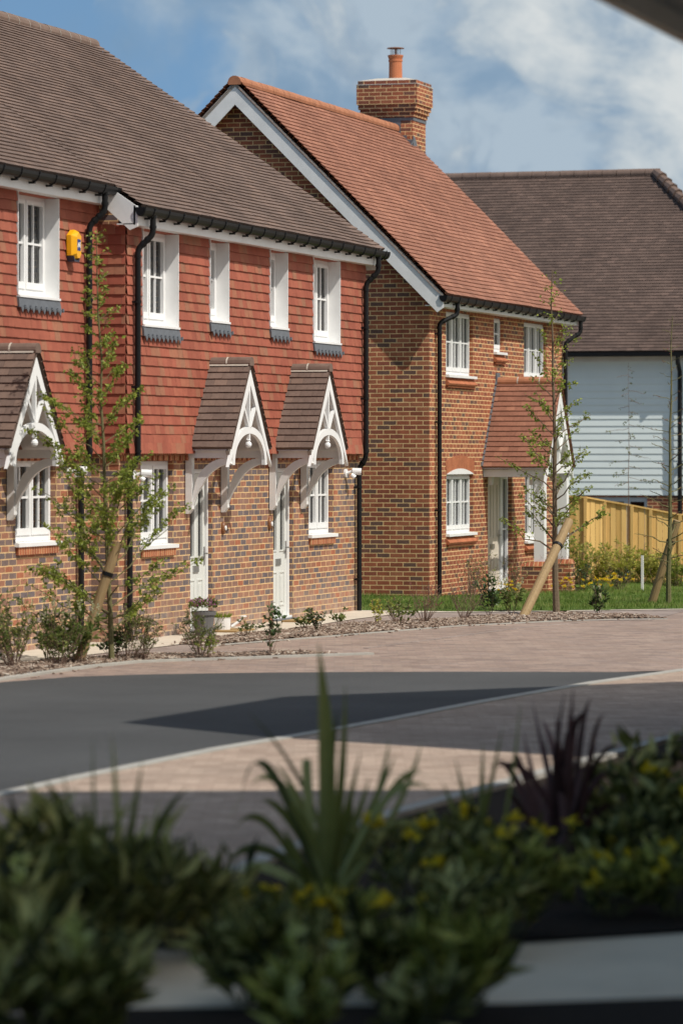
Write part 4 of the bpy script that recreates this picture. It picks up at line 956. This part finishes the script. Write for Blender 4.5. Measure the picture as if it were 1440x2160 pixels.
def tree(name, label, loc, h, r0, nb, z0, spread, leaves, lsize, leafmat, barkmat, rise=.8, lean=0, bud=False, seed=1):
    random.seed(seed); x, y, zb = loc; T = thing(name, label, 'tree', loc); t = MB(); c = MB()
    top = V((x, y, zb+h))+V((.2907, -.9568, 0))*lean; m = 10; P = [V((x, y, zb-.05)).lerp(top, k/m)+V((U(-1, 1), U(-1, 1), 0))*.012*h*.25 for k in range(m+1)]
    P[0] = V((x, y, zb-.05)); t.tube(P, [r0*(1-.88*(k/m)**.8) for k in range(m+1)], 8)
    def at(f): f *= m; k = min(m-1, int(f)); return P[k].lerp(P[k+1], f-k)
    pts = []
    for k in range(nb):
        f = z0+(1-z0)*((k+U(0, .8))/nb); p = at(min(f, .985)); a = k*2.4+U(-.5, .5); ln = spread(f)*U(.55, 1.12)
        d = V((math.cos(a), math.sin(a), rise*U(.5, 1.3))).normalized(); q = p+d*ln
        br = stick(t, p, q, max(.004, r0*(1-.85*f)*.30), .003, 5, .05, 4)
        for s_ in range(max(1, int(ln/.16))):
            g_ = U(.25, .95); b0 = br[0].lerp(br[-1], g_); dd = (d+V((U(-1, 1), U(-1, 1), U(-.5, .8)))*.8).normalized(); e = b0+dd*U(.08, .26)*min(1, ln)
            stick(t, b0, e, .003, .0018, 4, .05, 2); pts.append((b0, e))
        pts.append((br[1], br[-1])); pts.append((br[2], br[-1]))
    for k in range(leaves):
        b0, e = random.choice(pts)
        if U(0, 1) < max(0, ((b0.z-zb)/h-.42)*1.6): continue
        p = b0.lerp(e, U(.1, 1.02))+V((U(-1, 1), U(-1, 1), U(-1, 1)))*lsize*.5
        d = V((U(-1, 1), U(-1, 1), U(-.9, .6)))
        s_ = lsize*U(.55, 1.15); c.leaf(p, d, s_*(.62 if not bud else .4), s_, min(1, max(0, random.gauss(.5, .28))))
    t.build('trunk', barkmat, T); c.build('crown', leafmat, T); return T

tree('young_tree', 'leafy young tree tied to a stake in front of the terrace', (37.72, 14.0, .05), 4.55, .034, 84, .07, lambda f: 1.3*(1-f)**1.0+.08, 7600, .055, M['leaf_fresh'], M['bark_green'], .75, -.17, seed=11)
tree('young_tree', 'young tree with sparse leaves behind the leaning stake by the brick house', (51.68, 12.56, .05), 4.75, .052, 64, .16, lambda f: 1.1*(1-f)**.75+.08, 3000, .056, M['leaf_fresh'], M['bark'], .85, -.07, seed=5)
tree('young_tree', 'nearly bare young tree on the lawn in front of the timber fence', (56.8, 12.05, -.02), 4.35, .045, 60, .12, lambda f: .55*(1-f)**.55+.06, 420, .03, M['leaf_red'], M['bark_green'], .35, .05, bud=True, seed=8)
tree('young_tree', 'slender weeping tree between the porch and the weatherboards', (69.9, 15.6, -.25), 4.2, .013, 30, .45, lambda f: .5*(1-f)**.4+.1, 260, .05, M['leaf_mid'], M['twig'], -.2, 0, seed=21)

def stake(p, q, label, sc=1):
    T = thing('tree_stake', label, 'stake', p, 'leaning tree stakes'); m = MB(); p, q = V(p), V(q); m.tube([p-(q-p)*.1, p.lerp(q, .5), q], [.066*sc, .063*sc, .062*sc], 12); m.build('pole', M['stake'], T, smooth=False)
    d = (q-p).normalized(); s_ = MB(); c = p.lerp(q, .74); s_.tube([c-d*.022, c+d*.022], .073*sc, 12); s_.build('tie', M['black'], T)
stake((37.40, 14.26, 0), (37.56, 13.87, 1.28), 'leaning round stake tied to the leafy tree on the left', .84)
stake((49.58, 12.52, 0), (51.14, 12.25, 1.29), 'leaning round stake with a black tie in front of the brick house')
stake((57.25, 12.40, -.05), (57.2, 12.00, 1.20), 'leaning round stake of the nearly bare tree on the lawn')

def shrub(label, loc, h, rad, stems, leaves, lw, ll, mat, name='shrub', flowers=None, stemmat=None, upright=.5, cat='shrub', group=None, bare=.15, seed=0, up=.1):
    random.seed(int(loc[0]*97+loc[1]*31+seed)); T = thing(name, label, cat, loc, group); t = MB(); c = MB(); fl = MB(); base = V(loc); segs = []
    for k in range(stems):
        a = U(0, 6.28); rr = rad*math.sqrt(U(0.02, 1)); d = V((math.cos(a)*rr, math.sin(a)*rr, h*U(.5, 1.1)*(1-.35*(rr/rad)**2*(1-upright))))
        p = base+V((math.cos(a), math.sin(a), 0))*rr*.18; P = stick(t, p, base+d, .006*max(.5, h), .002, 4, .05, 3); segs.append(P)
        for s_ in range(3):
            g_ = U(.35, .9); b0 = P[0].lerp(P[-1], g_); e = b0+V((U(-1, 1), U(-1, 1), U(.2, 1)))*h*.16; stick(t, b0, e, .0028, .0015, 4, .03, 2); segs.append([b0, e])
    for k in range(leaves):
        P = random.choice(segs); f = U(bare, 1); i = min(len(P)-2, int(f*(len(P)-1))); p = P[i].lerp(P[i+1], f*(len(P)-1)-i)
        ax = (P[-1]-P[0]).normalized(); d = (ax*U(up, up+.8)+V((U(-1, 1), U(-1, 1), U(-.4, .7)))).normalized(); s_ = U(.6, 1.15)
        c.leaf(p, d, lw*s_, ll*s_, min(1, max(0, random.gauss(.5, .33))))
    if flowers:
        n, fs, fm, spike = flowers
        for k in range(n):
            P = random.choice([q for q in segs if len(q) > 2] or segs); p = P[-1]+V((U(-1, 1), U(-1, 1), U(-.4, .3)))*fs*.8; fl = MB()
            if spike:
                for q in range(14): c_ = p+V((U(-.012, .012), U(-.012, .012), q*spike/14)); fl.leaf(c_, V((U(-1, 1), U(-1, 1), U(.1, 1))), fs*.7, fs, U(0, 1))
            else:
                for q in range(6): fl.leaf(p+V((U(-1, 1), U(-1, 1), U(-1, 1)))*fs*.35, V((U(-1, 1), U(-1, 1), U(0, 1))), fs*.6, fs, U(0, 1))
            fl.build('flower_spike' if spike else 'flower', fm, T)
    t.build('stems', stemmat or M['twig'], T); c.build('foliage', mat, T); return T

CS = (10, .03, M['leaf_cream'], .11)
shrub('twiggy green shrub at the left edge of the kerbside bed', (36.2, 14.5, .03), .80, .42, 20, 884, .022, .05, M['leaf_mid'])
shrub('laurel with cream flower spikes at the left end of the bed', (37.3, 14.55, .03), .58, .2, 10, 289, .034, .10, M['leaf_mid'], flowers=(9, .032, M['leaf_cream'], .13))
shrub('low dark glossy shrub between the two flowering laurels', (37.55, 14.4, .03), .34, .26, 12, 289, .035, .06, M['leaf_dark'])
shrub('laurel with cream spikes just left of the leafy tree', (37.16, 14.13, .03), .58, .24, 10, 306, .034, .10, M['leaf_mid'], flowers=(7, .032, M['leaf_cream'], .13))
shrub('dark low shrub at the foot of the leafy tree', (38.05, 14.1, .03), .33, .22, 10, 204, .036, .06, M['leaf_dark'])
shrub('fine feathery shrub right of the leafy tree trunk', (38.1, 13.8, .03), .55, .38, 26, 816, .012, .03, M['leaf_mid'])
shrub('rounded fine leaved shrub in front of the pink flower pot', (38.75, 13.35, .03), .58, .30, 24, 1054, .013, .034, M['leaf_mid'])
shrub('leggy shrub with dark oval leaves at the tip of the kerbside bed', (39.45, 12.8, .03), .58, .20, 7, 119, .04, .065, M['leaf_dark'])
shrub('small dense green sprig, first on the island bed', (44.25, 13.75, .05), .28, .11, 8, 187, .022, .045, M['leaf_dark'])
shrub('thin green sprig beside the doormat on the island bed', (45.7, 13.9, .05), .26, .16, 5, 76, .03, .06, M['leaf_mid'])
shrub('sprig with yellowish tips by the far downpipe', (46.3, 13.6, .05), .42, .16, 6, 102, .03, .055, M['leaf_yellow'])
shrub('spread of low oval leaved sprigs in the island bed', (46.6, 13.35, .05), .30, .30, 9, 136, .032, .06, M['leaf_mid'])
shrub('bare twiggy reddish shrub in the middle of the island bed', (47.3, 13.25, .05), .55, .34, 26, 102, .014, .028, M['leaf_red'])
shrub('bare wiry shrub below the brick house downpipe', (48.3, 13.0, .05), .55, .34, 24, 119, .014, .028, M['leaf_mid'])
shrub('dark leaved laurel left of the leaning stake', (49.1, 12.85, .05), .52, .16, 8, 187, .036, .085, M['leaf_dark'])
shrub('cream flowering laurel right behind the leaning stake', (49.75, 12.72, .05), .45, .17, 8, 187, .03, .08, M['leaf_mid'], flowers=(8, .03, M['leaf_cream'], .09))
shrub('small flowering laurel alone at the far tip of the island bed', (50.2, 11.62, .03), .42, .14, 7, 187, .03, .075, M['leaf_dark'], flowers=(5, .03, M['leaf_cream'], .07))
shrub('broad twiggy shrub in front of the left ground floor window', (36.7, 14.2, .03), .62, .36, 20, 700, .022, .05, M['leaf_mid'])
shrub('pale leaved shrub just behind the laurels under the left window', (37.1, 14.85, .03), .66, .30, 16, 600, .02, .045, M['leaf_fresh'])
shrub('arching shrub between the leafy tree and the middle window', (38.35, 14.05, .03), .72, .40, 18, 520, .022, .05, M['leaf_mid'])
shrub('small weedy tuft on the kerb right of the leafy tree', (38.55, 13.2, .03), .22, .16, 8, 140, .02, .04, M['leaf_fresh'])
shrub('low weedy tuft in the left end of the island bed', (43.2, 14.3, .05), .2, .22, 9, 160, .02, .04, M['leaf_mid'])
shrub('green tuft with broad leaves near the middle doormat', (45.0, 14.15, .05), .26, .18, 8, 120, .03, .06, M['leaf_mid'])
shrub('wispy tuft beside the bare reddish shrub', (47.0, 13.55, .05), .34, .24, 14, 150, .018, .04, M['leaf_fresh'])
# by the brick house
shrub('red leaved shrub against the brick gable wall', (58.9, 18.35, -.12), .78, .28, 7, 130, .045, .10, M['leaf_red'])
for i, (X, Y, lab) in enumerate(((59.9, 16.0, 'bare wiry bush at the corner of the brick house'), (61.0, 16.0, 'twiggy bush below the arched window'), (62.2, 15.9, 'twiggy bush left of the cream front door'), (63.6, 15.6, 'tall thin bush in front of the cream door'))):
    shrub(lab, (X, Y, -.15), .75+.1*(i == 3), .42, 22, 150, .02, .04, M['leaf_mid'] if i != 1 else M['leaf_fresh'], group='bushes along the brick house')
for X, Y, lab in ((60.6, 15.5, 'yellow flowers below the arched window'), (62.6, 15.0, 'yellow flowers left of the leaning stake'), (63.5, 14.7, 'yellow flowers right of the leaning stake'), (65.7, 14.85, 'yellow flowers by the porch wall')):
    shrub(lab, (X, Y, -.16), .26, .28, 14, 70, .02, .035, M['leaf_mid'], flowers=(46, .03, M['fl_yellow'], 0), name='flowering_plant', cat='flowers')
shrub('dark bush in front of the porch wall', (64.0, 15.1, -.17), .5, .25, 12, 160, .03, .06, M['leaf_dark'])
shrub('dark rounded bush beside the white post', (66.3, 14.95, -.2), .46, .3, 16, 300, .03, .05, M['leaf_dark'])
for i, (px, D, h, lab) in enumerate(((1222, 69, .95, 'leafy yellow green bush at the left end of the fence'), (1262, 70, .8, 'yellow green bush behind the white post'), (1308, 69.5, .85, 'yellow bush in front of the middle of the fence'), (1345, 70, .8, 'yellow green bush just right of the fence middle'), (1385, 69.5, .72, 'yellow bush behind the right hand stake'), (1432, 69, .7, 'yellow green bush at the right edge of the picture'))):
    rr = (px-720)/8000*D; X, Y = .9568*D+.2907*rr, .2907*D-.9568*rr
    shrub(lab, (X, Y, gz(X)+.02), h, .42, 34, 950, .028, .085, M['leaf_yellow'] if i not in (0, 5) else M['leaf_fresh'], group='bushes along the fence')
mp = MB(); mp.box(-.02, .02, -.02, .02, 0, .62); mp.v = [(a+66.2, b+14.52, c-.2) for a, b, c in mp.v]
o = mp.build('marker_post', M['white_dull']); o['label'] = 'short white marker post on the lawn edge'; o['category'] = 'post'

# pots and mats by the doors
T = thing('flower_pot', 'grey tapered pot of pink flowers beside the left door', 'plant pot', (43.62, 15.0, .01))
m = MB(); m.lathe((43.62, 15.0, .01), [(.10, 0), (.135, .25), (.15, .25), (.155, .295), (.14, .295), (.13, .26)], 4+16); m.build('pot', M['pot_grey'], T)
random.seed(3); c = MB(); fl = MB()
for k in range(260):
    a, r_ = U(0, 6.28), .165*math.sqrt(U(0, 1)); c.leaf((43.62+r_*math.cos(a), 15+r_*math.sin(a), .34+U(0, .14)*(1-r_*3)), (math.cos(a), math.sin(a), U(.2, 1.5)), .022, .05, U(0, 1))
for k in range(170):
    a, r_ = U(0, 6.28), .175*math.sqrt(U(0, 1)); fl.leaf((43.62+r_*math.cos(a), 15+r_*math.sin(a), .36+U(0, .11)*(1-r_*2.5)), (U(-1, 1), U(-1, 1), 1), .022, .03, U(0, 1))
c.build('foliage', M['leaf_mid'], T); fl.build('flowers', M['fl_pink'], T)
T = thing('flower_pot', 'small cream spouted pot with a grassy plant by the left doormat', 'plant pot', (44.78, 15.15, .01))
m = MB(); m.lathe((44.78, 15.15, .01), [(.09, 0), (.095, .02), (.10, .16), (.105, .17), (.09, .17)], 16); m.tube([(44.83, 15.05, .06), (44.89, 14.97, .13), (44.91, 14.93, .17)], [.02, .018, .016], 8); m.lathe((44.915, 14.925, .165), [(.02, 0), (.045, .025), (.04, .035)], 12); m.build('pot', M['white_dull'], T)
c = MB()
for k in range(160):
    a, r_ = U(0, 6.28), .08*math.sqrt(U(0, 1)); c.leaf((44.78+r_*math.cos(a), 15.15+r_*math.sin(a), .15), (math.cos(a)*.7, math.sin(a)*.7, U(.6, 1.6)), .01, U(.06, .13), U(0, 1))
c.build('foliage', M['leaf_fresh'], T)
for x0, lab in ((44.45, 'brown doormat by the pots at the left door'), (47.45, 'brown doormat at the right door')):
    m = MB(); m.box(x0, x0+.72, 14.86, 15.24, .009, .03); o = m.build('doormat', M['mat']); o['label'] = lab; o['category'] = 'doormat'; o['group'] = 'doormats'

# ------------------------------------------------------------------ foreground planting, in the shade
def at_px(px, D, z=0):
    r_ = (px-720)/8000*D; return V((.9568*D+.2907*r_, .2907*D-.9568*r_, z))
RV, FV = V((.2907, -.9568, 0)), V((.9568, .2907, 0))
def blade(mb, base, tip, bow, w, fold=.25, n=12, droop=0, rr=None):
    base, tip = V(base), V(tip); mid = (base+tip)/2+V(bow); d0 = None; L_, R_, C_ = [], [], []
    side = (tip-base).cross(FV); side = side.normalized() if side.length > .01 else RV
    tw = U(-.5, .5); side = (side*math.cos(tw)+FV*math.sin(tw)).normalized()
    for k in range(n+1):
        t = k/n; p = base*(1-t)**2+mid*2*t*(1-t)+tip*t*t; ww = w*.5*(.55+.45*min(1, t*4))*(1 if t < .55 else max(.04, 1-((t-.55)/.45)**1.6))
        C_.append(p-FV*ww*fold); L_.append(p-side*ww); R_.append(p+side*ww)
    r_ = rr if rr is not None else U(0, 1)
    for k in range(n):
        mb.face([L_[k], C_[k], C_[k+1], L_[k+1]], r_); mb.face([C_[k], R_[k], R_[k+1], C_[k+1]], r_)
def strap_plant(label, px, D, mat, blades, name='strap_leaf_plant'):
    base = at_px(px, D); T = thing(name, label, 'plant', base); random.seed(int(px)); m = MB(); s = 8000/D
    for (tx, ty, bx, by, w) in blades:
        z = 2.19+(962-ty)/s; dep = U(-.25, .25); tip = at_px(px, D)+RV*((tx-px)/s)+FV*dep; tip.z = z
        b0 = base+RV*U(-.08, .08)+FV*U(-.08, .08); bow = RV*(bx/s)+V((0, 0, by/s)); blade(m, b0, tip, bow, w)
    m.build('leaves', mat, T); return T
strap_plant('tall green strap leaved plant in the middle of the near bed', 700, 18.3, M['blade_green'], [
    (672, 1352, 30, -10, .088), (712, 1490, 0, 0, .05), (728, 1440, 18, 0, .04), (510, 1672, -50, 330, .042), (655, 1640, -30, 290, .05), (480, 1740, 0, 360, .04), (610, 1690, -50, 130, .04), (545, 1690, -40, 150, .038),
    (455, 1880, -70, 220, .045), (500, 1840, -60, 90, .05), (905, 1650, 50, 230, .04), (835, 1600, 30, 60, .036), (890, 1575, 70, 70, .03), (940, 1700, 20, 280, .036), (780, 1640, 25, 20, .04), (690, 1600, 0, 0, .045), (600, 1745, -40, 60, .042),
    (560, 1800, -40, 60, .045), (860, 1730, 40, 90, .04), (805, 1700, 30, 50, .042), (660, 1700, 0, 10, .045), (742, 1660, 0, 0, .045), (640, 1810, -20, 40, .05), (785, 1800, 20, 40, .05), (520, 1500, 60, 60, .022), (850, 1780, 10, 140, .04),
    (820, 1560, 50, 100, .03), (760, 1580, 12, 0, .034), (580, 1620, -30, 120, .034), (930, 1780, 20, 200, .036), (470, 1800, -30, 260, .036)])
strap_plant('dark purple strap leaved plant in the bed on the right', 1185, 20.0, M['blade_dark'], [
    (1205, 1445, 15, 0, .045), (1250, 1475, -10, 150, .036), (1170, 1500, -5, 0, .05), (1215, 1520, 5, 0, .05), (1125, 1480, -15, 20, .03), (1030, 1625, -20, 190, .042), (1085, 1600, -50, 170, .036), (1105, 1545, -20, 30, .034), (1190, 1540, 0, 0, .10), (1165, 1570, -5, 0, .09), (1205, 1570, 5, 0, .09), (1245, 1500, -20, 200, .04), (1140, 1520, 10, 140, .036), (1010, 1650, -10, 240, .034), (1330, 1600, 10, 240, .034), (1270, 1500, 0, 170, .03),
    (1290, 1640, 30, 160, .036), (1260, 1570, 15, 60, .034), (1305, 1720, 20, 140, .036), (1090, 1720, -20, 80, .036), (1060, 1660, -20, 80, .03), (1150, 1650, 0, 0, .06), (1220, 1650, 0, 0, .06), (1250, 1690, 10, 40, .036), (1180, 1520, 4, 0, .055), (1195, 1500, -4, 0, .045), (1150, 1560, -10, 10, .04), (1235, 1600, 10, 20, .035), (1185, 1450, -20, 0, .03)])
strap_plant('thin grassy blades above the dark shrubs on the left', 255, 16.6, M['blade_green'], [
    (243, 1540, 0, 0, .035), (300, 1600, 5, 0, .035), (135, 1620, -20, 0, .03), (160, 1700, -20, 10, .04), (400, 1655, -20, 110, .045), (340, 1680, 10, 30, .03), (225, 1700, 0, 0, .03), (190, 1560, -15, 0, .02), (310, 1700, 5, 0, .03)], name='grassy_plant')
strap_plant('short grassy blades in front of the purple plant', 1000, 19.0, M['blade_green'], [(1020, 1570, 0, 30, .03), (960, 1600, -10, 20, .03), (1060, 1530, 10, 20, .025), (930, 1640, -20, 40, .03), (985, 1640, 0, 0, .03), (1100, 1480, 20, 0, .02)], name='grassy_plant')

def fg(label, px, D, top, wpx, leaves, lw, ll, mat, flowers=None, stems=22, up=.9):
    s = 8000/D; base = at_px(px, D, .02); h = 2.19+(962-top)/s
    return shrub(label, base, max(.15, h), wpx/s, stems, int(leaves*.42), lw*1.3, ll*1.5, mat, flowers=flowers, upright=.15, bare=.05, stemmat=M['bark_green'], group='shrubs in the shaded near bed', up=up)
YF = lambda n: (n+2, .06, M['fl_yellow'], 0)
CF = lambda n: (n, .05, M['leaf_lime'], .12)
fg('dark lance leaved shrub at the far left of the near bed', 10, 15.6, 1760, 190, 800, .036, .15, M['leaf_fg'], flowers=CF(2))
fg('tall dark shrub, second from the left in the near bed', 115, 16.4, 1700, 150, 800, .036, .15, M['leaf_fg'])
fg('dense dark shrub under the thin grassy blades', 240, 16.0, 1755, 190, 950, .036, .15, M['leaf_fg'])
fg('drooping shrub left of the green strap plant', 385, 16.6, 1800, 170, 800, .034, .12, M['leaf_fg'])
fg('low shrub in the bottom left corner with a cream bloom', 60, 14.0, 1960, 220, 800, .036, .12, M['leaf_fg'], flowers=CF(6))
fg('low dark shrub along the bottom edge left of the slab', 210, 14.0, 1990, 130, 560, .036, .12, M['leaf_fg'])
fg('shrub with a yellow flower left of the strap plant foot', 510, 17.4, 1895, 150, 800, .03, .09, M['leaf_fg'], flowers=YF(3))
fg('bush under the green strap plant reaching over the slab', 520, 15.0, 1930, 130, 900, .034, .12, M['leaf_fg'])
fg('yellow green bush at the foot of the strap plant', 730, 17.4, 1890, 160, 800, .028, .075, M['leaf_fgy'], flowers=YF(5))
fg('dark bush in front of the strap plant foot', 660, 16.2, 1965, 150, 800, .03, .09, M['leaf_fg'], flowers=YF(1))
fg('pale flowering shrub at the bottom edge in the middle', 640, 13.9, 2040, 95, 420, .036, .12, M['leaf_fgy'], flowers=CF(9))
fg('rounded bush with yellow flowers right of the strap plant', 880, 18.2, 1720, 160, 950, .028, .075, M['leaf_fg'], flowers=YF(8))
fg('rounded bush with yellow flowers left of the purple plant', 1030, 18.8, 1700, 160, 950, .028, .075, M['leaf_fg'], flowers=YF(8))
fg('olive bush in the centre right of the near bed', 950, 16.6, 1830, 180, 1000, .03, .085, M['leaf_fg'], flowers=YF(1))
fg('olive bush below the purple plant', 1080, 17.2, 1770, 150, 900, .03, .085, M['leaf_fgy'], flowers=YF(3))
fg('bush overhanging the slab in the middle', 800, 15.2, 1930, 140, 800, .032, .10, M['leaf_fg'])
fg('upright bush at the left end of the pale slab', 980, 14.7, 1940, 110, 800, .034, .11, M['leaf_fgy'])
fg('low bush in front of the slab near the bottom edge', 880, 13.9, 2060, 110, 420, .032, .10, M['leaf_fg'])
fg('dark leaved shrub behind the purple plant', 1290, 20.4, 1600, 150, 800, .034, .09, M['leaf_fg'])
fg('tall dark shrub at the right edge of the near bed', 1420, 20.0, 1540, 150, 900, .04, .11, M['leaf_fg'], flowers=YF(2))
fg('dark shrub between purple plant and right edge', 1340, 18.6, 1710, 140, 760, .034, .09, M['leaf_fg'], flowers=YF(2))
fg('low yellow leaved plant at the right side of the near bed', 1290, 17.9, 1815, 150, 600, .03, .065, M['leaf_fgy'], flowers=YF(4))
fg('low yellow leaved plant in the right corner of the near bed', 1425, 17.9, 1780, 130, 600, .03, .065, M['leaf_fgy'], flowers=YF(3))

# ------------------------------------------------------------------ light, sky, camera
sun_d = V((-.43, -1, 1.42)).normalized(); elev = math.asin(sun_d.z)
L = bpy.data.lights.new('sun', 'SUN'); L.energy = 4.3; L.angle = math.radians(.53); L.color = (1, .95, .87)
lo = bpy.data.objects.new('sun', L); col.objects.link(lo); lo.rotation_euler = (-sun_d).to_track_quat('-Z', 'Y').to_euler(); lo.location = (0, -10, 30)
W = bpy.data.worlds.new('World'); SC.world = W; W.use_nodes = True; nt = W.node_tree; bg = nt.nodes['Background']
tc = N(nt, 'ShaderNodeTexCoord')
sky = N(nt, 'ShaderNodeTexSky', sky_type='NISHITA'); sky.sun_disc = False; sky.sun_elevation = elev; sky.sun_rotation = math.atan2(sun_d.x, sun_d.y)
sky.dust_density = .4; sky.ozone_density = 1.2
ad = N(nt, 'ShaderNodeVectorMath', operation='ADD'); nt.links.new(tc.outputs['Generated'], ad.inputs[0]); ad.inputs[1].default_value = (0, 0, .32)
nm = N(nt, 'ShaderNodeVectorMath', operation='NORMALIZE'); nt.links.new(ad.outputs[0], nm.inputs[0]); nt.links.new(nm.outputs[0], sky.inputs[0])
SKYS = .15; OFF1, OFF2 = (.3, .1, .0), (.55, .35, .1)
def vdot(v):
    d = N(nt, 'ShaderNodeVectorMath', operation='DOT_PRODUCT'); nt.links.new(tc.outputs['Generated'], d.inputs[0]); d.inputs[1].default_value = v; return d.outputs['Value']
def cn(scale, detail, rough, off, dist=.3, zs=1.5):
    mp = N(nt, 'ShaderNodeMapping'); mp.inputs['Location'].default_value = off; mp.inputs['Scale'].default_value = (1, 1, zs); nt.links.new(tc.outputs['Generated'], mp.inputs[0])
    n = N(nt, 'ShaderNodeTexNoise'); n.inputs['Scale'].default_value = scale; n.inputs['Detail'].default_value = detail; n.inputs['Roughness'].default_value = rough; n.inputs['Distortion'].default_value = dist
    nt.links.new(mp.outputs[0], n.inputs['Vector']); return n.outputs['Fac']
def step(src, lo, hi, a, b, smooth=True):
    m_ = N(nt, 'ShaderNodeMapRange', interpolation_type='SMOOTHSTEP' if smooth else 'LINEAR'); nt.links.new(src, m_.inputs[0])
    for i, v in ((1, lo), (2, hi), (3, a), (4, b)): m_.inputs[i].default_value = v
    return m_.outputs[0]
side = vdot((.2907, -.9568, 0)); el = vdot((0, 0, 1))
hi = step(el, .16, .45, 0, -.74)
# soft grey layer
soft = math_(nt, 'ADD', cn(13, 7, .55, OFF1), math_(nt, 'MULTIPLY_ADD', side, 3.0, math_(nt, 'ADD', hi, .10)))
softm = step(soft, .40, .58, 0, .92)
softc = ramp(nt, [(.38, (.20, .315, .45)), (.49, (.26, .37, .495)), (.60, (.43, .52, .60))]); nt.links.new(cn(20, 7, .55, (2.1, .4, .2)), softc.inputs[0])
# billowing bright layer with crisp edges
bil = math_(nt, 'ADD', cn(22, 10, .56, OFF2, .5, 1.3), math_(nt, 'MULTIPLY_ADD', side, 1.35, math_(nt, 'MULTIPLY_ADD', el, 1.0, math_(nt, 'ADD', hi, -.135))))
bilm = step(bil, .46, .54, 0, .96)
bilc = ramp(nt, [(.46, (.27, .37, .485)), (.52, (.36, .45, .54)), (.58, (.51, .575, .62)), (.66, (.68, .715, .72)), (.8, (.74, .76, .755))]); nt.links.new(math_(nt, 'ADD', math_(nt, 'MULTIPLY', bil, .65), math_(nt, 'MULTIPLY', cn(46, 8, .6, (.7, .2, .9), .2), .35)), bilc.inputs[0])
sk = N(nt, 'ShaderNodeVectorMath', operation='SCALE'); nt.links.new(sky.outputs[0], sk.inputs[0]); sk.inputs['Scale'].default_value = SKYS
blue = mixc(nt, 'MULTIPLY', 1.0, sk.outputs[0], (.86, 1.0, .96))
cc = mixc(nt, 'MIX', softm, blue, softc.outputs[0])
cc = mixc(nt, 'MIX', bilm, cc, bilc.outputs[0])
nt.links.new(cc, bg.inputs['Color']); bg.inputs['Strength'].default_value = 1.0

cam = bpy.data.cameras.new('camera'); co = bpy.data.objects.new('camera', cam); col.objects.link(co); SC.camera = co
co.location = (0, 0, 2.19); co.rotation_euler = (math.radians(90), 0, math.radians(-73.1))
cam.sensor_fit = 'VERTICAL'; cam.sensor_height = 36; cam.sensor_width = 24; cam.lens = 8000*36/2160; cam.shift_y = -118/2160
cam.clip_start = .1; cam.clip_end = 3000
cam.dof.use_dof = True; cam.dof.focus_distance = 52; cam.dof.aperture_fstop = 2.3
SC.view_settings.view_transform = 'Standard'; SC.view_settings.look = 'None'; SC.view_settings.exposure = 0; SC.view_settings.gamma = 1
SC.render.engine = 'CYCLES'; SC.cycles.use_denoising = True
SC.cycles.max_bounces = 6; SC.cycles.transparent_max_bounces = 8
